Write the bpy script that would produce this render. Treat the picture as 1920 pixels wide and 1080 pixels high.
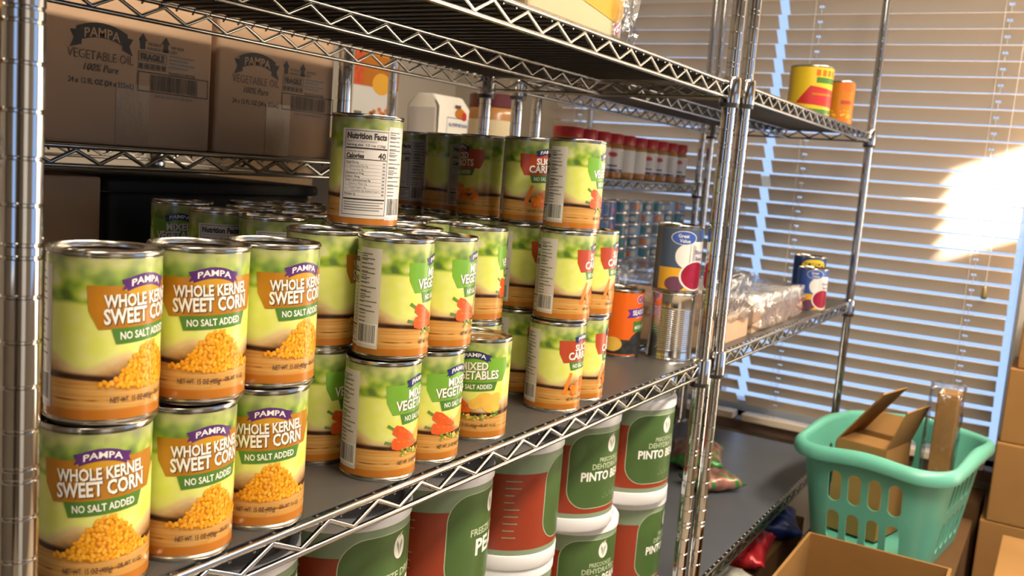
import bpy, bmesh, math, random
from mathutils import Vector, Matrix
random.seed(7)
PI = math.pi
for o in list(bpy.data.objects):
    bpy.data.objects.remove(o)
scene = bpy.context.scene
COL = scene.collection

# ------------------------------------------------------------------ camera
cam = bpy.data.objects.new('camera', bpy.data.cameras.new('camera'))
COL.objects.link(cam)
cam.data.lens = 33.119
cam.data.sensor_width = 36.0
cam.data.clip_start = 0.02
R_, U_, D_ = (0.51165, -0.85554, 0.07917), (0.06949, 0.13305, 0.98867), (0.85638, 0.50035, -0.12752)
cam.matrix_world = Matrix(((R_[0], U_[0], -D_[0], -0.3096), (R_[1], U_[1], -D_[1], -0.4972),
                           (R_[2], U_[2], -D_[2], 1.3404), (0, 0, 0, 1)))
cam.data.dof.use_dof = True
cam.data.dof.focus_distance = 0.9
cam.data.dof.aperture_fstop = 11.0
scene.camera = cam

# ------------------------------------------------------------------ sky, sun, lamps, exposure
world = bpy.data.worlds.new('sky')
scene.world = world
world.use_nodes = True
bg = world.node_tree.nodes['Background']
bg.inputs[0].default_value = (0.42, 0.62, 1.0, 1)
bg.inputs[1].default_value = 1.0
sun = bpy.data.objects.new('sun', bpy.data.lights.new('sun', 'SUN'))
COL.objects.link(sun)
sun.data.energy = 42.0
sun.data.color = (1.0, 0.95, 0.86)
sun.data.angle = 0.012
sun.rotation_euler = Vector((2.18, 1.9, -0.82)).to_track_quat('-Z', 'Y').to_euler()


def area(name, loc, target, sx, sy, power, color):
    l = bpy.data.lights.new(name, 'AREA')
    l.shape = 'RECTANGLE'
    l.size, l.size_y, l.energy, l.color = sx, sy, power, color
    o = bpy.data.objects.new(name, l)
    COL.objects.link(o)
    o.location = loc
    o.rotation_euler = (Vector(target) - Vector(loc)).to_track_quat('-Z', 'Y').to_euler()
    return o


area('ceiling_or_fill_lamp', (0.45, -0.95, 2.55), (0.45, -0.95, 0), 1.1, 0.28, 52, (1.0, 0.86, 0.67))
area('ceiling_or_fill_lamp', (1.95, -1.0, 2.55), (1.95, -1.0, 0), 1.1, 0.28, 40, (1.0, 0.86, 0.67))
area('ceiling_or_fill_lamp', (-1.25, -0.95, 2.55), (-1.25, -0.95, 0), 1.1, 0.28, 16, (1.0, 0.86, 0.67))  # unseen lamp added to fill the left side and brighten post reflections
scene.view_settings.view_transform = 'Standard'
scene.view_settings.look = 'None'
scene.view_settings.exposure = 0.36
scene.view_settings.gamma = 1.0
scene.view_settings.use_curve_mapping = False
scene.cycles.caustics_reflective = False
scene.cycles.caustics_refractive = False


# ------------------------------------------------------------------ helpers
def link(name, me, parent=None, mats=(), smooth=False):
    o = bpy.data.objects.new(name, me)
    COL.objects.link(o)
    for m in mats:
        if m.name not in [x.name for x in me.materials if x]:
            me.materials.append(m)
    if parent:
        o.parent = parent
    if smooth:
        for p in me.polygons:
            p.use_smooth = True
    return o


def bm_mesh(bm, name, mats=(), smooth=False, auto=None):
    me = bpy.data.meshes.new(name)
    bm.to_mesh(me)
    bm.free()
    for m in mats:
        me.materials.append(m)
    if smooth:
        for p in me.polygons:
            p.use_smooth = True
    if auto:
        me.set_sharp_from_angle(angle=math.radians(auto))
    return me


def tag(o, label=None, cat=None, group=None, kind=None):
    if label: o['label'] = label
    if cat: o['category'] = cat
    if group: o['group'] = group
    if kind: o['kind'] = kind
    return o


def thing(name, label, cat, loc=(0, 0, 0), rz=0, group=None):
    o = bpy.data.objects.new(name, None)
    COL.objects.link(o)
    o.empty_display_size = 0.02
    o.location = loc
    o.rotation_euler = (0, 0, math.radians(rz))
    return tag(o, label, cat, group)


def box(bm, x0, x1, y0, y1, z0, z1, mi=0):
    v = [bm.verts.new(p) for p in ((x0, y0, z0), (x1, y0, z0), (x1, y1, z0), (x0, y1, z0),
                                   (x0, y0, z1), (x1, y0, z1), (x1, y1, z1), (x0, y1, z1))]
    for f in ((3, 2, 1, 0), (4, 5, 6, 7), (0, 1, 5, 4), (1, 2, 6, 5), (2, 3, 7, 6), (3, 0, 4, 7)):
        bm.faces.new([v[i] for i in f]).material_index = mi
    return v


def hexa(bm, pts, mi=0):
    v = [bm.verts.new(p) for p in pts]
    for f in ((3, 2, 1, 0), (4, 5, 6, 7), (0, 1, 5, 4), (1, 2, 6, 5), (2, 3, 7, 6), (3, 0, 4, 7)):
        bm.faces.new([v[i] for i in f]).material_index = mi


def bevel(bm, w, seg=2):
    bmesh.ops.recalc_face_normals(bm, faces=bm.faces)
    bmesh.ops.bevel(bm, geom=list(bm.edges), offset=w, segments=seg, affect='EDGES', profile=0.5)


def lathe(bm, prof, seg=40, cx=0, cy=0, mi=0, close=True):
    rings = []
    for r, z in prof:
        if r < 1e-6:
            rings.append([bm.verts.new((cx, cy, z))])
        else:
            rings.append([bm.verts.new((cx + r * math.cos(2 * PI * i / seg), cy + r * math.sin(2 * PI * i / seg), z)) for i in range(seg)])
    for a, b in zip(rings, rings[1:]):
        for i in range(seg):
            j = (i + 1) % seg
            if len(a) == 1 and len(b) == 1:
                continue
            if len(a) == 1:
                f = bm.faces.new((a[0], b[j], b[i]))
            elif len(b) == 1:
                f = bm.faces.new((a[i], a[j], b[0]))
            else:
                f = bm.faces.new((a[i], a[j], b[j], b[i]))
            f.material_index = mi


def sweep(bm, pts, r, n=8, closed=False, mi=0, sy=1.0):
    pts = [Vector(p) for p in pts]
    m = len(pts)
    rings = []
    ref = None
    for i, p in enumerate(pts):
        a = pts[i - 1] if (i > 0 or closed) else None
        b = pts[(i + 1) % m] if (i < m - 1 or closed) else None
        d1 = (p - a).normalized() if a is not None else None
        d2 = (b - p).normalized() if b is not None else None
        if d1 is None: t = d2
        elif d2 is None: t = d1
        else: t = (d1 + d2).normalized()
        k = 1.0
        if d1 is not None and d2 is not None:
            k = 1.0 / max(0.5, t.dot(d2))
        if ref is None:
            ref = Vector((0, 0, 1)) if abs(t.z) < 0.9 else Vector((1, 0, 0))
        u = (ref - t * ref.dot(t))
        if u.length < 1e-4:
            ref = Vector((1, 0, 0)); u = ref - t * ref.dot(t)
        u.normalize()
        w = t.cross(u)
        # widen across the bend plane
        bend = (d2 - d1) if (d1 is not None and d2 is not None) else Vector((0, 0, 0))
        bn = bend.normalized() if bend.length > 1e-5 else None
        ring = []
        for j in range(n):
            an = 2 * PI * j / n
            off = u * math.cos(an) * r * sy + w * math.sin(an) * r
            if bn is not None and k > 1.0:
                off = off + bn * off.dot(bn) * (k - 1)
            ring.append(bm.verts.new(p + off))
        rings.append(ring)
    pairs = list(zip(rings, rings[1:])) + ([(rings[-1], rings[0])] if closed else [])
    for a, b in pairs:
        for j in range(n):
            bm.faces.new((a[j], a[(j + 1) % n], b[(j + 1) % n], b[j])).material_index = mi
    if not closed:
        bm.faces.new(rings[0][::-1]).material_index = mi
        bm.faces.new(rings[-1]).material_index = mi


def nodes(m):
    m.use_nodes = True
    return m.node_tree, m.node_tree.nodes['Principled BSDF']


def mat(name, c, rough=0.5, metal=0.0, spec=0.5, noise=0.0, nscale=20, bump=0.0, bscale=60, coat=0.0):
    m = bpy.data.materials.new(name)
    nt, b = nodes(m)
    b.inputs['Base Color'].default_value = (*c, 1)
    b.inputs['Roughness'].default_value = rough
    b.inputs['Metallic'].default_value = metal
    b.inputs['Specular IOR Level'].default_value = spec
    b.inputs['Coat Weight'].default_value = coat
    if noise or bump:
        tc = nt.nodes.new('ShaderNodeTexCoord')
    if noise:
        n = nt.nodes.new('ShaderNodeTexNoise')
        n.inputs['Scale'].default_value = nscale
        n.inputs['Detail'].default_value = 4
        nt.links.new(tc.outputs['Object'], n.inputs['Vector'])
        r = nt.nodes.new('ShaderNodeValToRGB')
        r.color_ramp.elements[0].position, r.color_ramp.elements[1].position = 0.3, 0.7
        r.color_ramp.elements[0].color = (*[x * (1 - noise) for x in c], 1)
        r.color_ramp.elements[1].color = (*[min(1, x * (1 + noise)) for x in c], 1)
        nt.links.new(n.outputs['Fac'], r.inputs[0])
        nt.links.new(r.outputs[0], b.inputs['Base Color'])
    if bump:
        n = nt.nodes.new('ShaderNodeTexNoise')
        n.inputs['Scale'].default_value = bscale
        n.inputs['Detail'].default_value = 3
        nt.links.new(tc.outputs['Object'], n.inputs['Vector'])
        bp = nt.nodes.new('ShaderNodeBump')
        bp.inputs['Strength'].default_value = bump
        bp.inputs['Distance'].default_value = 0.004
        nt.links.new(n.outputs['Fac'], bp.inputs['Height'])
        nt.links.new(bp.outputs[0], b.inputs['Normal'])
    return m


def film_mat(name, tint=(0.95, 0.97, 1.0), gloss=0.22, bump=0.8, scale=28):
    m = bpy.data.materials.new(name)
    m.use_nodes = True
    nt = m.node_tree
    nt.nodes.remove(nt.nodes['Principled BSDF'])
    out = nt.nodes['Material Output']
    tr = nt.nodes.new('ShaderNodeBsdfTransparent'); tr.inputs[0].default_value = (*tint, 1)
    gl = nt.nodes.new('ShaderNodeBsdfGlossy'); gl.inputs['Roughness'].default_value = 0.12
    gl.inputs['Color'].default_value = (0.9, 0.93, 1, 1)
    mx = nt.nodes.new('ShaderNodeMixShader')
    lw = nt.nodes.new('ShaderNodeLayerWeight'); lw.inputs[0].default_value = gloss
    tc = nt.nodes.new('ShaderNodeTexCoord')
    n = nt.nodes.new('ShaderNodeTexNoise'); n.inputs['Scale'].default_value = scale; n.inputs['Detail'].default_value = 3
    n.inputs['Distortion'].default_value = 1.2
    bp = nt.nodes.new('ShaderNodeBump'); bp.inputs['Strength'].default_value = bump; bp.inputs['Distance'].default_value = 0.02
    L = nt.links.new
    L(tc.outputs['Object'], n.inputs['Vector']); L(n.outputs['Fac'], bp.inputs['Height'])
    L(bp.outputs[0], gl.inputs['Normal']); L(bp.outputs[0], lw.inputs['Normal'])
    L(lw.outputs['Facing'], mx.inputs[0]); L(tr.outputs[0], mx.inputs[1]); L(gl.outputs[0], mx.inputs[2])
    L(mx.outputs[0], out.inputs[0])
    return m


# ------------------------------------------------------------------ materials
M = {}
M['chrome'] = mat('chrome', (0.57, 0.57, 0.575), 0.08, 1.0)
M['wire'] = mat('wire_chrome', (0.46, 0.445, 0.42), 0.16, 1.0)
M['wire_shade'] = mat('shaded_wire_chrome', (0.16, 0.15, 0.14), 0.4, 1.0)  # darker copy of the wire chrome, its dark underside reflections put into the colour
M['collar'] = mat('black_collar', (0.02, 0.02, 0.02), 0.4)
M['tin'] = mat('tin', (0.50, 0.48, 0.44), 0.2, 1.0)
M['steel'] = mat('bright_steel', (0.80, 0.79, 0.76), 0.14, 1.0)
M['liner'] = mat('grey_liner', (0.06, 0.056, 0.052), 0.38, 0, 0.5, 0.12, 9)
M['liner_blue'] = mat('slate_liner', (0.075, 0.08, 0.09), 0.36, 0, 0.5, 0.1, 9)
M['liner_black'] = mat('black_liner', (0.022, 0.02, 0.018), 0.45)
M['card'] = mat('cardboard', (0.33, 0.17, 0.055), 0.85, 0, 0.2, 0.10, 6, 0.08, 200)
M['card_pale'] = mat('pale_cardboard', (0.54, 0.36, 0.235), 0.85, 0, 0.2, 0.07, 6, 0.06, 200)
M['card_dark'] = mat('inner_cardboard', (0.28, 0.14, 0.04), 0.9, 0, 0.2, 0.1, 6)
M['card_shade'] = mat('shaded_cardboard', (0.13, 0.065, 0.025), 0.9, 0, 0.2, 0.1, 6)  # cardboard standing in shadow, the shade put into the colour
M['tape'] = mat('clear_tape', (0.38, 0.235, 0.13), 0.32, 0, 0.4, 0.05, 12, 0.25, 45)
M['ink'] = mat('black_ink', (0.035, 0.028, 0.025), 0.6)
M['brown_ink'] = mat('brown_ink', (0.09, 0.05, 0.03), 0.6)
M['white'] = mat('white_print', (0.80, 0.78, 0.74), 0.35)
M['paper'] = mat('paper_white', (0.72, 0.70, 0.67), 0.55)
M['infopanel'] = mat('info_panel_print', (0.62, 0.58, 0.55), 0.32)
M['greyink'] = mat('grey_ink', (0.16, 0.15, 0.15), 0.5)
M['purple'] = mat('purple_print', (0.09, 0.025, 0.16), 0.3)
M['plum'] = mat('plum_print', (0.16, 0.06, 0.11), 0.3)
M['navy'] = mat('navy_print', (0.02, 0.025, 0.13), 0.3)
M['orange_panel'] = mat('amber_print', (0.41, 0.17, 0.012), 0.3, noise=0.12, nscale=25)
M['gold_panel'] = mat('gold_print', (0.56, 0.29, 0.018), 0.3, noise=0.1, nscale=30)
M['green_panel'] = mat('leaf_green_print', (0.16, 0.36, 0.035), 0.3, noise=0.12, nscale=40)
M['dgreen'] = mat('dark_green_print', (0.07, 0.19, 0.03), 0.3)
M['brick_panel'] = mat('brick_red_print', (0.40, 0.055, 0.018), 0.3, noise=0.1, nscale=40)
M['corn_a'] = mat('corn_yellow', (0.74, 0.31, 0.010), 0.3)
M['corn_b'] = mat('corn_orange', (0.52, 0.17, 0.008), 0.3)
M['corn_c'] = mat('corn_light', (0.82, 0.43, 0.035), 0.3)
M['carrot'] = mat('carrot_print', (0.66, 0.10, 0.018), 0.3, noise=0.2, nscale=90)
M['carrot_o'] = mat('carrot_orange_print', (0.74, 0.20, 0.02), 0.3, noise=0.2, nscale=120)
M['potato'] = mat('potato_print', (0.76, 0.46, 0.08), 0.3, noise=0.15, nscale=60)
M['pea'] = mat('pea_print', (0.17, 0.30, 0.05), 0.3)
M['stalk'] = mat('stalk_print', (0.14, 0.22, 0.06), 0.3)
M['white_plastic'] = mat('white_plastic', (0.70, 0.71, 0.74), 0.38, 0, 0.5)
M['sage'] = mat('sage_print', (0.22, 0.30, 0.20), 0.35)
M['rust'] = mat('rust_red_print', (0.28, 0.035, 0.012), 0.33)
M['bucketgreen'] = mat('bottle_green_print', (0.055, 0.115, 0.03), 0.33, noise=0.12, nscale=15)
M['paleline'] = mat('pale_green_line', (0.42, 0.50, 0.34), 0.35)
M['faint'] = mat('faint_script_print', (0.075, 0.14, 0.045), 0.35)
M['aqua'] = mat('turquoise_plastic', (0.135, 0.46, 0.345), 0.36, 0, 0.5, 0.05, 5)
M['film'] = film_mat('clear_film')
M['film_dense'] = film_mat('wrinkled_film', (0.95, 0.94, 0.93), 0.30, 0.5, 22)
M['black_plastic'] = mat('black_plastic', (0.010, 0.010, 0.011), 0.7)
M['redlid'] = mat('red_plastic', (0.42, 0.015, 0.02), 0.35)
M['maroon'] = mat('maroon_plastic', (0.10, 0.012, 0.015), 0.35)
M['peanut'] = mat('peanut_butter', (0.44, 0.20, 0.06), 0.22, 0, 0.5, 0.08, 20)
M['yellow'] = mat('yellow_print', (0.72, 0.50, 0.02), 0.32)
M['red'] = mat('red_print', (0.52, 0.03, 0.025), 0.32)
M['orange'] = mat('orange_print', (0.72, 0.19, 0.012), 0.32)
M['vivid_orange'] = mat('vivid_orange_print', (0.78, 0.13, 0.01), 0.3)
M['violet'] = mat('violet_print', (0.09, 0.035, 0.30), 0.3)
M['teal'] = mat('teal_print', (0.02, 0.25, 0.28), 0.3)
M['blue'] = mat('blue_print', (0.05, 0.11, 0.42), 0.3)
M['deepblue'] = mat('deep_blue_print', (0.012, 0.05, 0.20), 0.3)
M['slateblue'] = mat('slate_blue_print', (0.07, 0.10, 0.17), 0.3)
M['greyblue'] = mat('grey_blue_print', (0.17, 0.23, 0.30), 0.3)
M['skyblue'] = mat('sky_blue_print', (0.25, 0.45, 0.68), 0.3)
M['beet'] = mat('beet_print', (0.30, 0.01, 0.035), 0.3, noise=0.2, nscale=60)
M['cream'] = mat('cream_print', (0.72, 0.60, 0.38), 0.4)
M['soupcream'] = mat('soup_case_cream', (0.46, 0.36, 0.21), 0.4)
M['soupyellow'] = mat('soup_case_yellow', (0.52, 0.27, 0.012), 0.4)
M['pink'] = mat('pink_print', (0.62, 0.16, 0.28), 0.4)
M['flourpaper'] = mat('flour_paper', (0.74, 0.70, 0.62), 0.7, bump=0.3, bscale=18)
M['darkbean'] = mat('dark_beans_print', (0.03, 0.03, 0.028), 0.35, noise=0.6, nscale=120)
M['wall'] = mat('wall_paint', (0.50, 0.44, 0.36), 0.8, 0, 0.3, 0.03, 3, 0.04, 90)
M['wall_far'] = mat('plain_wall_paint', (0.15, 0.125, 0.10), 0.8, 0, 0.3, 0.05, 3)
M['ceiling'] = mat('ceiling_paint', (0.66, 0.62, 0.55), 0.9, 0, 0.2, 0.02, 3)
M['floor'] = mat('floor_vinyl', (0.46, 0.37, 0.27), 0.5, 0, 0.4, 0.08, 5)
M['trim'] = mat('white_trim', (0.70, 0.74, 0.80), 0.45)
M['dark_reflection'] = mat('dark_reflection_finish', (0.025, 0.017, 0.012), 0.4)  # near-black finish of the added slab, for dark stripes in the chrome
M['sill'] = mat('brown_sill', (0.14, 0.085, 0.06), 0.5, 0, 0.4, 0.15, 12)
M['cord'] = mat('cord_white', (0.66, 0.62, 0.56), 0.6)
M['brass'] = mat('aged_brass', (0.40, 0.30, 0.14), 0.4, 0.7)
M['snackred'] = mat('red_foil', (0.50, 0.02, 0.03), 0.28, 0.2, 0.5, 0.35, 30, 0.6, 40)
M['snackblue'] = mat('blue_foil', (0.015, 0.035, 0.16), 0.3, 0.2, 0.5, 0.3, 30, 0.6, 40)
M['snackpale'] = mat('pale_foil', (0.50, 0.48, 0.42), 0.35, 0.2, 0.5, 0.25, 30, 0.6, 40)
M['snackbrown'] = mat('brown_foil', (0.30, 0.13, 0.10), 0.3, 0.2, 0.5, 0.5, 35, 0.6, 40)
M['snackgreen'] = mat('green_foil', (0.05, 0.20, 0.05), 0.3, 0.2, 0.5, 0.5, 60, 0.6, 40)
M['wood'] = mat('support_board', (0.32, 0.22, 0.13), 0.6, 0, 0.3, 0.15, 8)


def slat_mat():
    m = bpy.data.materials.new('blind_slat')
    nt, b = nodes(m)
    b.inputs['Base Color'].default_value = (0.80, 0.71, 0.58, 1)
    b.inputs['Roughness'].default_value = 0.5
    b.inputs['Specular IOR Level'].default_value = 0.35
    tl = nt.nodes.new('ShaderNodeBsdfTranslucent'); tl.inputs[0].default_value = (0.95, 0.76, 0.54, 1)
    mx = nt.nodes.new('ShaderNodeMixShader'); mx.inputs[0].default_value = 0.33
    nt.links.new(b.outputs[0], mx.inputs[1]); nt.links.new(tl.outputs[0], mx.inputs[2])
    nt.links.new(mx.outputs[0], nt.nodes['Material Output'].inputs[0])
    return m


M['slat'] = slat_mat()
g = bpy.data.materials.new('window_glass')
g.use_nodes = True
nt = g.node_tree
nt.nodes.remove(nt.nodes['Principled BSDF'])
tr = nt.nodes.new('ShaderNodeBsdfTransparent'); gl = nt.nodes.new('ShaderNodeBsdfGlossy'); gl.inputs['Roughness'].default_value = 0.02
mx = nt.nodes.new('ShaderNodeMixShader'); mx.inputs[0].default_value = 0.06
nt.links.new(tr.outputs[0], mx.inputs[1]); nt.links.new(gl.outputs[0], mx.inputs[2]); nt.links.new(mx.outputs[0], nt.nodes['Material Output'].inputs[0])
M['glass'] = g


def label_bg(name, hue=0.0):
    """printed photo background of the vegetable labels: blurred leaves, lime glow, pale loaf, plank board"""
    m = bpy.data.materials.new(name)
    nt, b = nodes(m)
    N, L = nt.nodes.new, nt.links.new
    b.inputs['Roughness'].default_value = 0.27
    b.inputs['Specular IOR Level'].default_value = 0.5

    def math_(op, a, c=None):
        n = N('ShaderNodeMath'); n.operation = op
        for i, x in enumerate((a, c)):
            if x is None: continue
            if isinstance(x, (int, float)): n.inputs[i].default_value = x
            else: L(x, n.inputs[i])
        return n.outputs[0]

    def mixc(f, a, c):
        n = N('ShaderNodeMix'); n.data_type = 'RGBA'
        if isinstance(f, (int, float)): n.inputs[0].default_value = f
        else: L(f, n.inputs[0])
        for i, x in ((6, a), (7, c)):
            if isinstance(x, tuple): n.inputs[i].default_value = (*x, 1)
            else: L(x, n.inputs[i])
        return n.outputs[2]

    def ramp(f, stops):
        n = N('ShaderNodeValToRGB')
        e = n.color_ramp.elements
        while len(e) < len(stops): e.new(0.5)
        for x, (p, c) in zip(e, stops):
            x.position = p; x.color = (*c, 1)
        L(f, n.inputs[0])
        return n.outputs[0]

    def noise(vec, scale, detail=2, dist=0.0):
        n = N('ShaderNodeTexNoise'); n.inputs['Scale'].default_value = scale; n.inputs['Detail'].default_value = detail
        n.inputs['Distortion'].default_value = dist
        L(vec, n.inputs['Vector'])
        return n.outputs['Fac']

    def band(v, lo, hi):
        n = N('ShaderNodeMapRange'); n.interpolation_type = 'SMOOTHSTEP'
        n.inputs['From Min'].default_value, n.inputs['From Max'].default_value = lo, hi
        L(v, n.inputs['Value'])
        return n.outputs[0]

    uv = N('ShaderNodeUVMap').outputs[0]
    sep = N('ShaderNodeSeparateXYZ'); L(uv, sep.inputs[0])
    u, v = sep.outputs[0], sep.outputs[1]
    cmb = N('ShaderNodeCombineXYZ'); L(math_('MULTIPLY', u, 2.16), cmb.inputs[0]); L(v, cmb.inputs[1])
    p = cmb.outputs[0]
    n1, n2 = noise(p, 7.5, 1), noise(p, 15, 2)
    leaves = ramp(n1, [(0.28, (0.09, 0.16, 0.025)), (0.42, (0.20, 0.33, 0.03)), (0.55, (0.40, 0.50, 0.05)), (0.70, (0.60, 0.62, 0.28))])
    grey = ramp(v, [(0.86, (0.32, 0.40, 0.20)), (1.0, (0.40, 0.36, 0.24))])
    leaves = mixc(math_('MULTIPLY', band(v, 0.80, 1.0), 0.55), leaves, grey)
    lime = ramp(n1, [(0.25, (0.62, 0.68, 0.11)), (0.75, (0.70, 0.72, 0.24))])
    wob = math_('MULTIPLY', math_('SUBTRACT', n1, 0.5), 0.05)
    col = mixc(band(math_('ADD', v, wob), 0.695, 0.735), lime, leaves)
    # pale loaf / pepper shape with a wavy top
    wave = math_('MULTIPLY', math_('SINE', math_('MULTIPLY', u, 25.0)), 0.05)
    hump = math_('ADD', v, wave)
    loaf = ramp(math_('ADD', hump, math_('MULTIPLY', math_('SUBTRACT', n2, 0.5), 0.06)),
                [(0.22, (0.10, 0.04, 0.015)), (0.28, (0.40, 0.22, 0.08)), (0.34, (0.60, 0.44, 0.21)), (0.40, (0.66, 0.56, 0.27))])
    col = mixc(math_('SUBTRACT', 1.0, band(hump, 0.345, 0.40)), col, loaf)
    # dark contact line and the board
    wl = math_('ADD', v, math_('MULTIPLY', math_('SINE', math_('ADD', math_('MULTIPLY', u, 13.0), 1.0)), 0.012))
    col = mixc(math_('SUBTRACT', 1.0, band(wl, 0.262, 0.292)), col, (0.035, 0.011, 0.005))
    c2 = N('ShaderNodeCombineXYZ'); L(math_('MULTIPLY', u, 3.0), c2.inputs[0]); L(math_('MULTIPLY', v, 34.0), c2.inputs[1])
    n3 = noise(c2.outputs[0], 1.3, 2, 0.6)
    board = ramp(n3, [(0.25, (0.43, 0.19, 0.035)), (0.5, (0.54, 0.28, 0.07)), (0.75, (0.61, 0.35, 0.11))])
    board = mixc(math_('SUBTRACT', 1.0, band(v, 0.055, 0.075)), board, (0.44, 0.15, 0.015))
    gap = math_('MULTIPLY', band(v, 0.115, 0.12), math_('SUBTRACT', 1.0, band(v, 0.124, 0.13)))
    board = mixc(math_('MULTIPLY', gap, band(n1, 0.4, 0.6)), board, (0.22, 0.07, 0.012))
    col = mixc(math_('SUBTRACT', 1.0, band(wl, 0.228, 0.245)), col, board)
    L(col, b.inputs['Base Color'])
    return m


M['vegbg'] = label_bg('vegetable_label_photo')

# ------------------------------------------------------------------ flat print -> cylinder or plane
_text = {}


def text_mesh(s, bold=0.0):
    key = (s, bold)
    if key in _text:
        return _text[key]
    cu = bpy.data.curves.new('t', 'FONT')
    cu.body = s
    cu.size = 1.0
    cu.offset = bold
    cu.resolution_u = 2
    o = bpy.data.objects.new('t', cu)
    COL.objects.link(o)
    dg = bpy.context.evaluated_depsgraph_get()
    me = bpy.data.meshes.new_from_object(o.evaluated_get(dg))
    vs = [(v.co.x, v.co.y) for v in me.vertices]
    fs = [tuple(p.vertices) for p in me.polygons]
    bpy.data.objects.remove(o)
    bpy.data.curves.remove(cu)
    bpy.data.meshes.remove(me)
    x0 = min(v[0] for v in vs); x1 = max(v[0] for v in vs)
    _text[key] = (vs, fs, x0, x1)
    return _text[key]


class Print:
    """flat print in metres (s to the reader's right, t up); layers keep their order by a hair of height"""
    def __init__(self):
        self.bm = bmesh.new()
        self.mats = []

    def mi(self, m):
        if m not in self.mats: self.mats.append(m)
        return self.mats.index(m)

    def poly(self, pts, m, layer=1):
        vs = [self.bm.verts.new((x, y, layer)) for x, y in pts]
        f = self.bm.faces.new(vs)
        if f.calc_area() and f.normal.z < 0: f.normal_flip()
        f.normal_update()
        if f.normal.z < 0: f.normal_flip()
        f.material_index = self.mi(m)

    def rect(self, x0, x1, y0, y1, m, layer=1):
        self.poly([(x0, y0), (x1, y0), (x1, y1), (x0, y1)], m, layer)

    def ell(self, cx, cy, rx, ry, m, layer=1, n=12, rot=0.0):
        c, s = math.cos(rot), math.sin(rot)
        self.poly([(cx + rx * math.cos(a) * c - ry * math.sin(a) * s, cy + rx * math.cos(a) * s + ry * math.sin(a) * c)
                   for a in [2 * PI * i / n for i in range(n)]], m, layer)

    def frame(self, x0, x1, y0, y1, w, m, layer=1):
        self.rect(x0, x1, y0, y0 + w, m, layer); self.rect(x0, x1, y1 - w, y1, m, layer)
        self.rect(x0, x0 + w, y0 + w, y1 - w, m, layer); self.rect(x1 - w, x1, y0 + w, y1 - w, m, layer)

    def text(self, s, cx, cy, h, m, w=None, layer=3, bold=0.02, rot=0.0, bend=0.0, align='C', shear=0.0):
        vs, fs, x0, x1 = text_mesh(s, bold)
        k = h / 0.70
        kx = (w / (x1 - x0)) if w else k
        c, sn = math.cos(rot), math.sin(rot)
        xo = {'C': (x0 + x1) / 2, 'L': x0, 'R': x1}[align]
        nv = []
        for x, y in vs:
            px = (x - xo) * kx + shear * (y - 0.35) * k
            py = (y - 0.35) * k
            py -= bend * px * px
            nv.append(self.bm.verts.new((cx + px * c - py * sn, cy + px * sn + py * c, layer)))
        mi = self.mi(m)
        for f in fs:
            try:
                q = self.bm.faces.new([nv[i] for i in f])
            except ValueError:
                continue
            q.normal_update()
            if q.normal.z < 0: q.normal_flip()
            q.material_index = mi

    def barcode(self, x0, x1, y0, y1, m, n=30, layer=2, seed=1):
        r = random.Random(seed)
        w = (x1 - x0) / n
        for i in range(n):
            a = x0 + i * w
            self.rect(a, a + w * r.choice((0.3, 0.45, 0.7)), y0, y1, m, layer)

    def cyl(self, R, step=0.0024, lay=0.00009, base=0.00012):
        bm = self.bm
        xs = [v.co.x for v in bm.verts]
        x = math.ceil(min(xs) / step) * step
        while x < max(xs):
            fs = [f for f in bm.faces if min(v.co.x for v in f.verts) < x - 1e-6 and max(v.co.x for v in f.verts) > x + 1e-6]
            if fs:
                geom = list({v for f in fs for v in f.verts}) + list({e for f in fs for e in f.edges}) + fs
                bmesh.ops.bisect_plane(bm, geom=geom, dist=1e-7, plane_co=(x, 0, 0), plane_no=(1, 0, 0))
            x += step
        for v in bm.verts:
            a = v.co.x / R
            r = R + base + v.co.z * lay
            v.co = Vector((r * math.sin(a), -r * math.cos(a), v.co.y))
        return bm

    def plane(self, lay=0.0002, base=0.0003):
        for v in self.bm.verts:
            v.co = Vector((v.co.x, -(base + v.co.z * lay), v.co.y))
        return self.bm


def label_mesh(name, R, z0, z1, base, pr, seg=64, bands=None):
    """label cylinder with UVs plus its print, one mesh; bands = [(v0, v1, material)]"""
    bm = pr.cyl(R) if pr else bmesh.new()
    mats = list(pr.mats) if pr else []
    uvl = bm.loops.layers.uv.new('UVMap')
    bands = bands or [(0, 1, base)]
    for v0, v1, m in bands:
        if m not in mats: mats.append(m)
        k = mats.index(m)
        za, zb = z0 + (z1 - z0) * v0, z0 + (z1 - z0) * v1
        ra = [bm.verts.new((R * math.sin(2 * PI * i / seg), -R * math.cos(2 * PI * i / seg), za)) for i in range(seg)]
        rb = [bm.verts.new((R * math.sin(2 * PI * i / seg), -R * math.cos(2 * PI * i / seg), zb)) for i in range(seg)]
        for i in range(seg):
            j = (i + 1) % seg
            f = bm.faces.new((ra[i], ra[j], rb[j], rb[i]))
            f.material_index = k
            for lp, (uu, vv) in zip(f.loops, ((i, v0), (i + 1, v0), (i + 1, v1), (i, v1))):
                lp[uvl].uv = (uu / seg, vv)
    for f in bm.faces: f.smooth = True
    return bm_mesh(bm, name, mats)


# ------------------------------------------------------------------ vegetable tins
CH, CR, LR = 0.1112, 0.0350, 0.0353
LZ0, LZ1 = 0.0042, CH - 0.0042
LH = LZ1 - LZ0
DEG = LR * PI / 180
lv = lambda v: LZ0 + v * LH


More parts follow.
